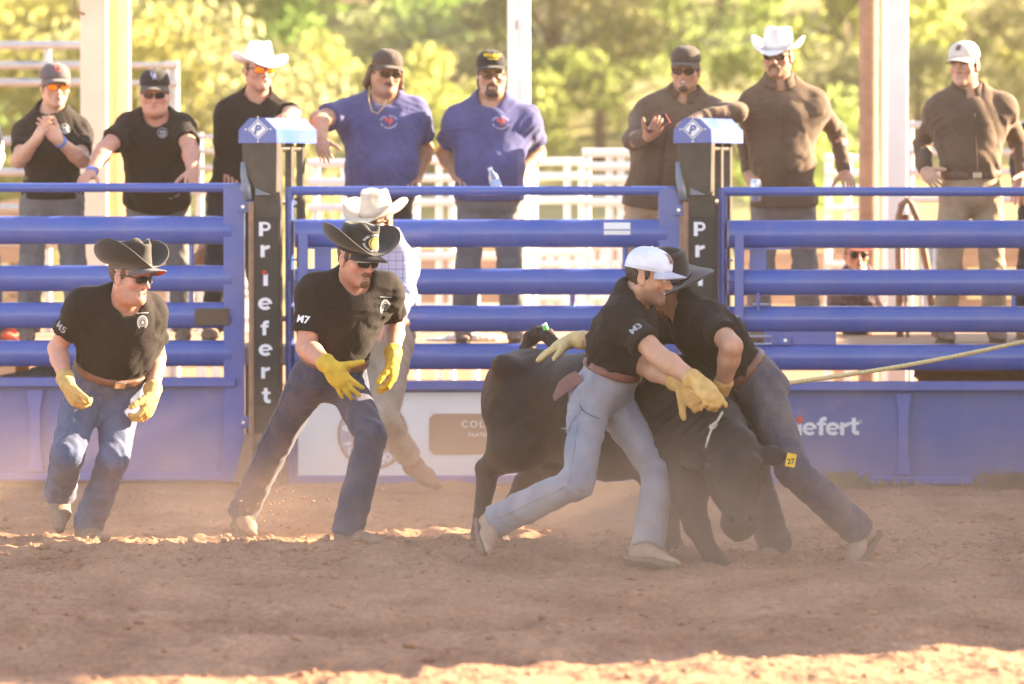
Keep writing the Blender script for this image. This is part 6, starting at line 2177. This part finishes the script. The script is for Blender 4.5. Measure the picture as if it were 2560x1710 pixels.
weed(40, 1206, 50, .04, 4, 'thin weeds at the foot of the left gate by the left edge')
# clods kicked up behind the striding man
rs = np.random.RandomState(31)
VV, FF, n = [], [], 0
for i in range(46):
    px, py = rs.normal(690, 45), rs.normal(1275, 28)
    if i < 3:
        px, py = (767, 781, 676)[i], (1244, 1253, 1262)[i]
    if py > 1325: continue
    v, f = lump(rs, P(px, py, 23.0 + rs.uniform(-.3, .2)), .003 + .006 * rs.rand() ** 2 + (.004 if i < 3 else 0))
    VV.append(v); FF.append(f + n); n += 12
o = obj('flying_dirt', np.concatenate(VV), np.concatenate(FF), M_dirt, smooth=False)
tag(o, 'small clods kicked up behind the striding man', 'dirt', kind='stuff')

# ================================================================ DUSTY AIR
def vol_mat(name, col, dens, aniso):
    m = bpy.data.materials.new(name)
    m.use_nodes = True
    nt = m.node_tree
    nt.nodes.remove(nt.nodes['Principled BSDF'])
    pv = nt.nodes.new('ShaderNodeVolumePrincipled')
    pv.inputs['Color'].default_value = (*col, 1)
    pv.inputs['Density'].default_value = dens
    pv.inputs['Anisotropy'].default_value = aniso
    nt.links.new(pv.outputs[0], nt.nodes['Material Output'].inputs['Volume'])
    return m, nt, pv
m, nt, pv = vol_mat('haze_air', (0.97, 0.80, 0.63), 0.0007, 0.5)
o = MB().box((0, 38.5, 24), (344, 398, 50.6)).build('haze', m)
tag(o, 'warm dusty haze filling the air', kind='stuff')
# dust kicked up along the ground
m, nt, pv = vol_mat('dust_air', (0.97, 0.68, 0.49), 0.3, 0.3)
N, Lk = nt.nodes, nt.links
tc = N.new('ShaderNodeTexCoord')
no = N.new('ShaderNodeTexNoise')
no.inputs['Scale'].default_value = 1.5
no.inputs['Detail'].default_value = 3
Lk.new(tc.outputs['Object'], no.inputs['Vector'])
mr = N.new('ShaderNodeMapRange')
mr.inputs[1].default_value, mr.inputs[2].default_value, mr.inputs[3].default_value, mr.inputs[4].default_value = 0.40, 0.66, 0.0, 1.0
Lk.new(no.outputs[0], mr.inputs[0])
sx = N.new('ShaderNodeSeparateXYZ')
Lk.new(tc.outputs['Object'], sx.inputs[0])
hz_ = N.new('ShaderNodeMapRange')                           # thins out with height
hz_.interpolation_type = 'SMOOTHSTEP'
hz_.inputs[1].default_value, hz_.inputs[2].default_value, hz_.inputs[3].default_value, hz_.inputs[4].default_value = 0.0, 0.80, 1.0, 0.0
Lk.new(sx.outputs[2], hz_.inputs[0])
a = N.new('ShaderNodeMath'); a.operation = 'MULTIPLY'
Lk.new(mr.outputs[0], a.inputs[0]); Lk.new(hz_.outputs[0], a.inputs[1])
xs = N.new('ShaderNodeMapRange')                            # thickest round the steer, thin at the left
xs.interpolation_type = 'SMOOTHSTEP'
xs.inputs[1].default_value, xs.inputs[2].default_value, xs.inputs[3].default_value, xs.inputs[4].default_value = -2.8, -0.4, 0.35, 1.0
Lk.new(sx.outputs[0], xs.inputs[0])
a2 = N.new('ShaderNodeMath'); a2.operation = 'MULTIPLY'
Lk.new(a.outputs[0], a2.inputs[0]); Lk.new(xs.outputs[0], a2.inputs[1])
xr = N.new('ShaderNodeMapRange')
xr.interpolation_type = 'SMOOTHSTEP'
xr.inputs[1].default_value, xr.inputs[2].default_value, xr.inputs[3].default_value, xr.inputs[4].default_value = 0.6, 2.4, 1.0, 0.35
Lk.new(sx.outputs[0], xr.inputs[0])
a = N.new('ShaderNodeMath'); a.operation = 'MULTIPLY'
Lk.new(a2.outputs[0], a.inputs[0]); Lk.new(xr.outputs[0], a.inputs[1])
b = N.new('ShaderNodeMath'); b.operation = 'MULTIPLY'; b.inputs[1].default_value = 0.32
Lk.new(a.outputs[0], b.inputs[0])
Lk.new(b.outputs[0], pv.inputs['Density'])
o = MB().box((0.2, 22.2, 0.66), (8.4, 7.6, 1.36)).build('dust_cloud', m, base=(0.2, 22.2, 0))
tag(o, 'brown dust cloud drifting low over the arena floor', 'dust', kind='stuff')
SC.cycles.volume_step_rate = 2.0
SC.cycles.volume_max_steps = 128
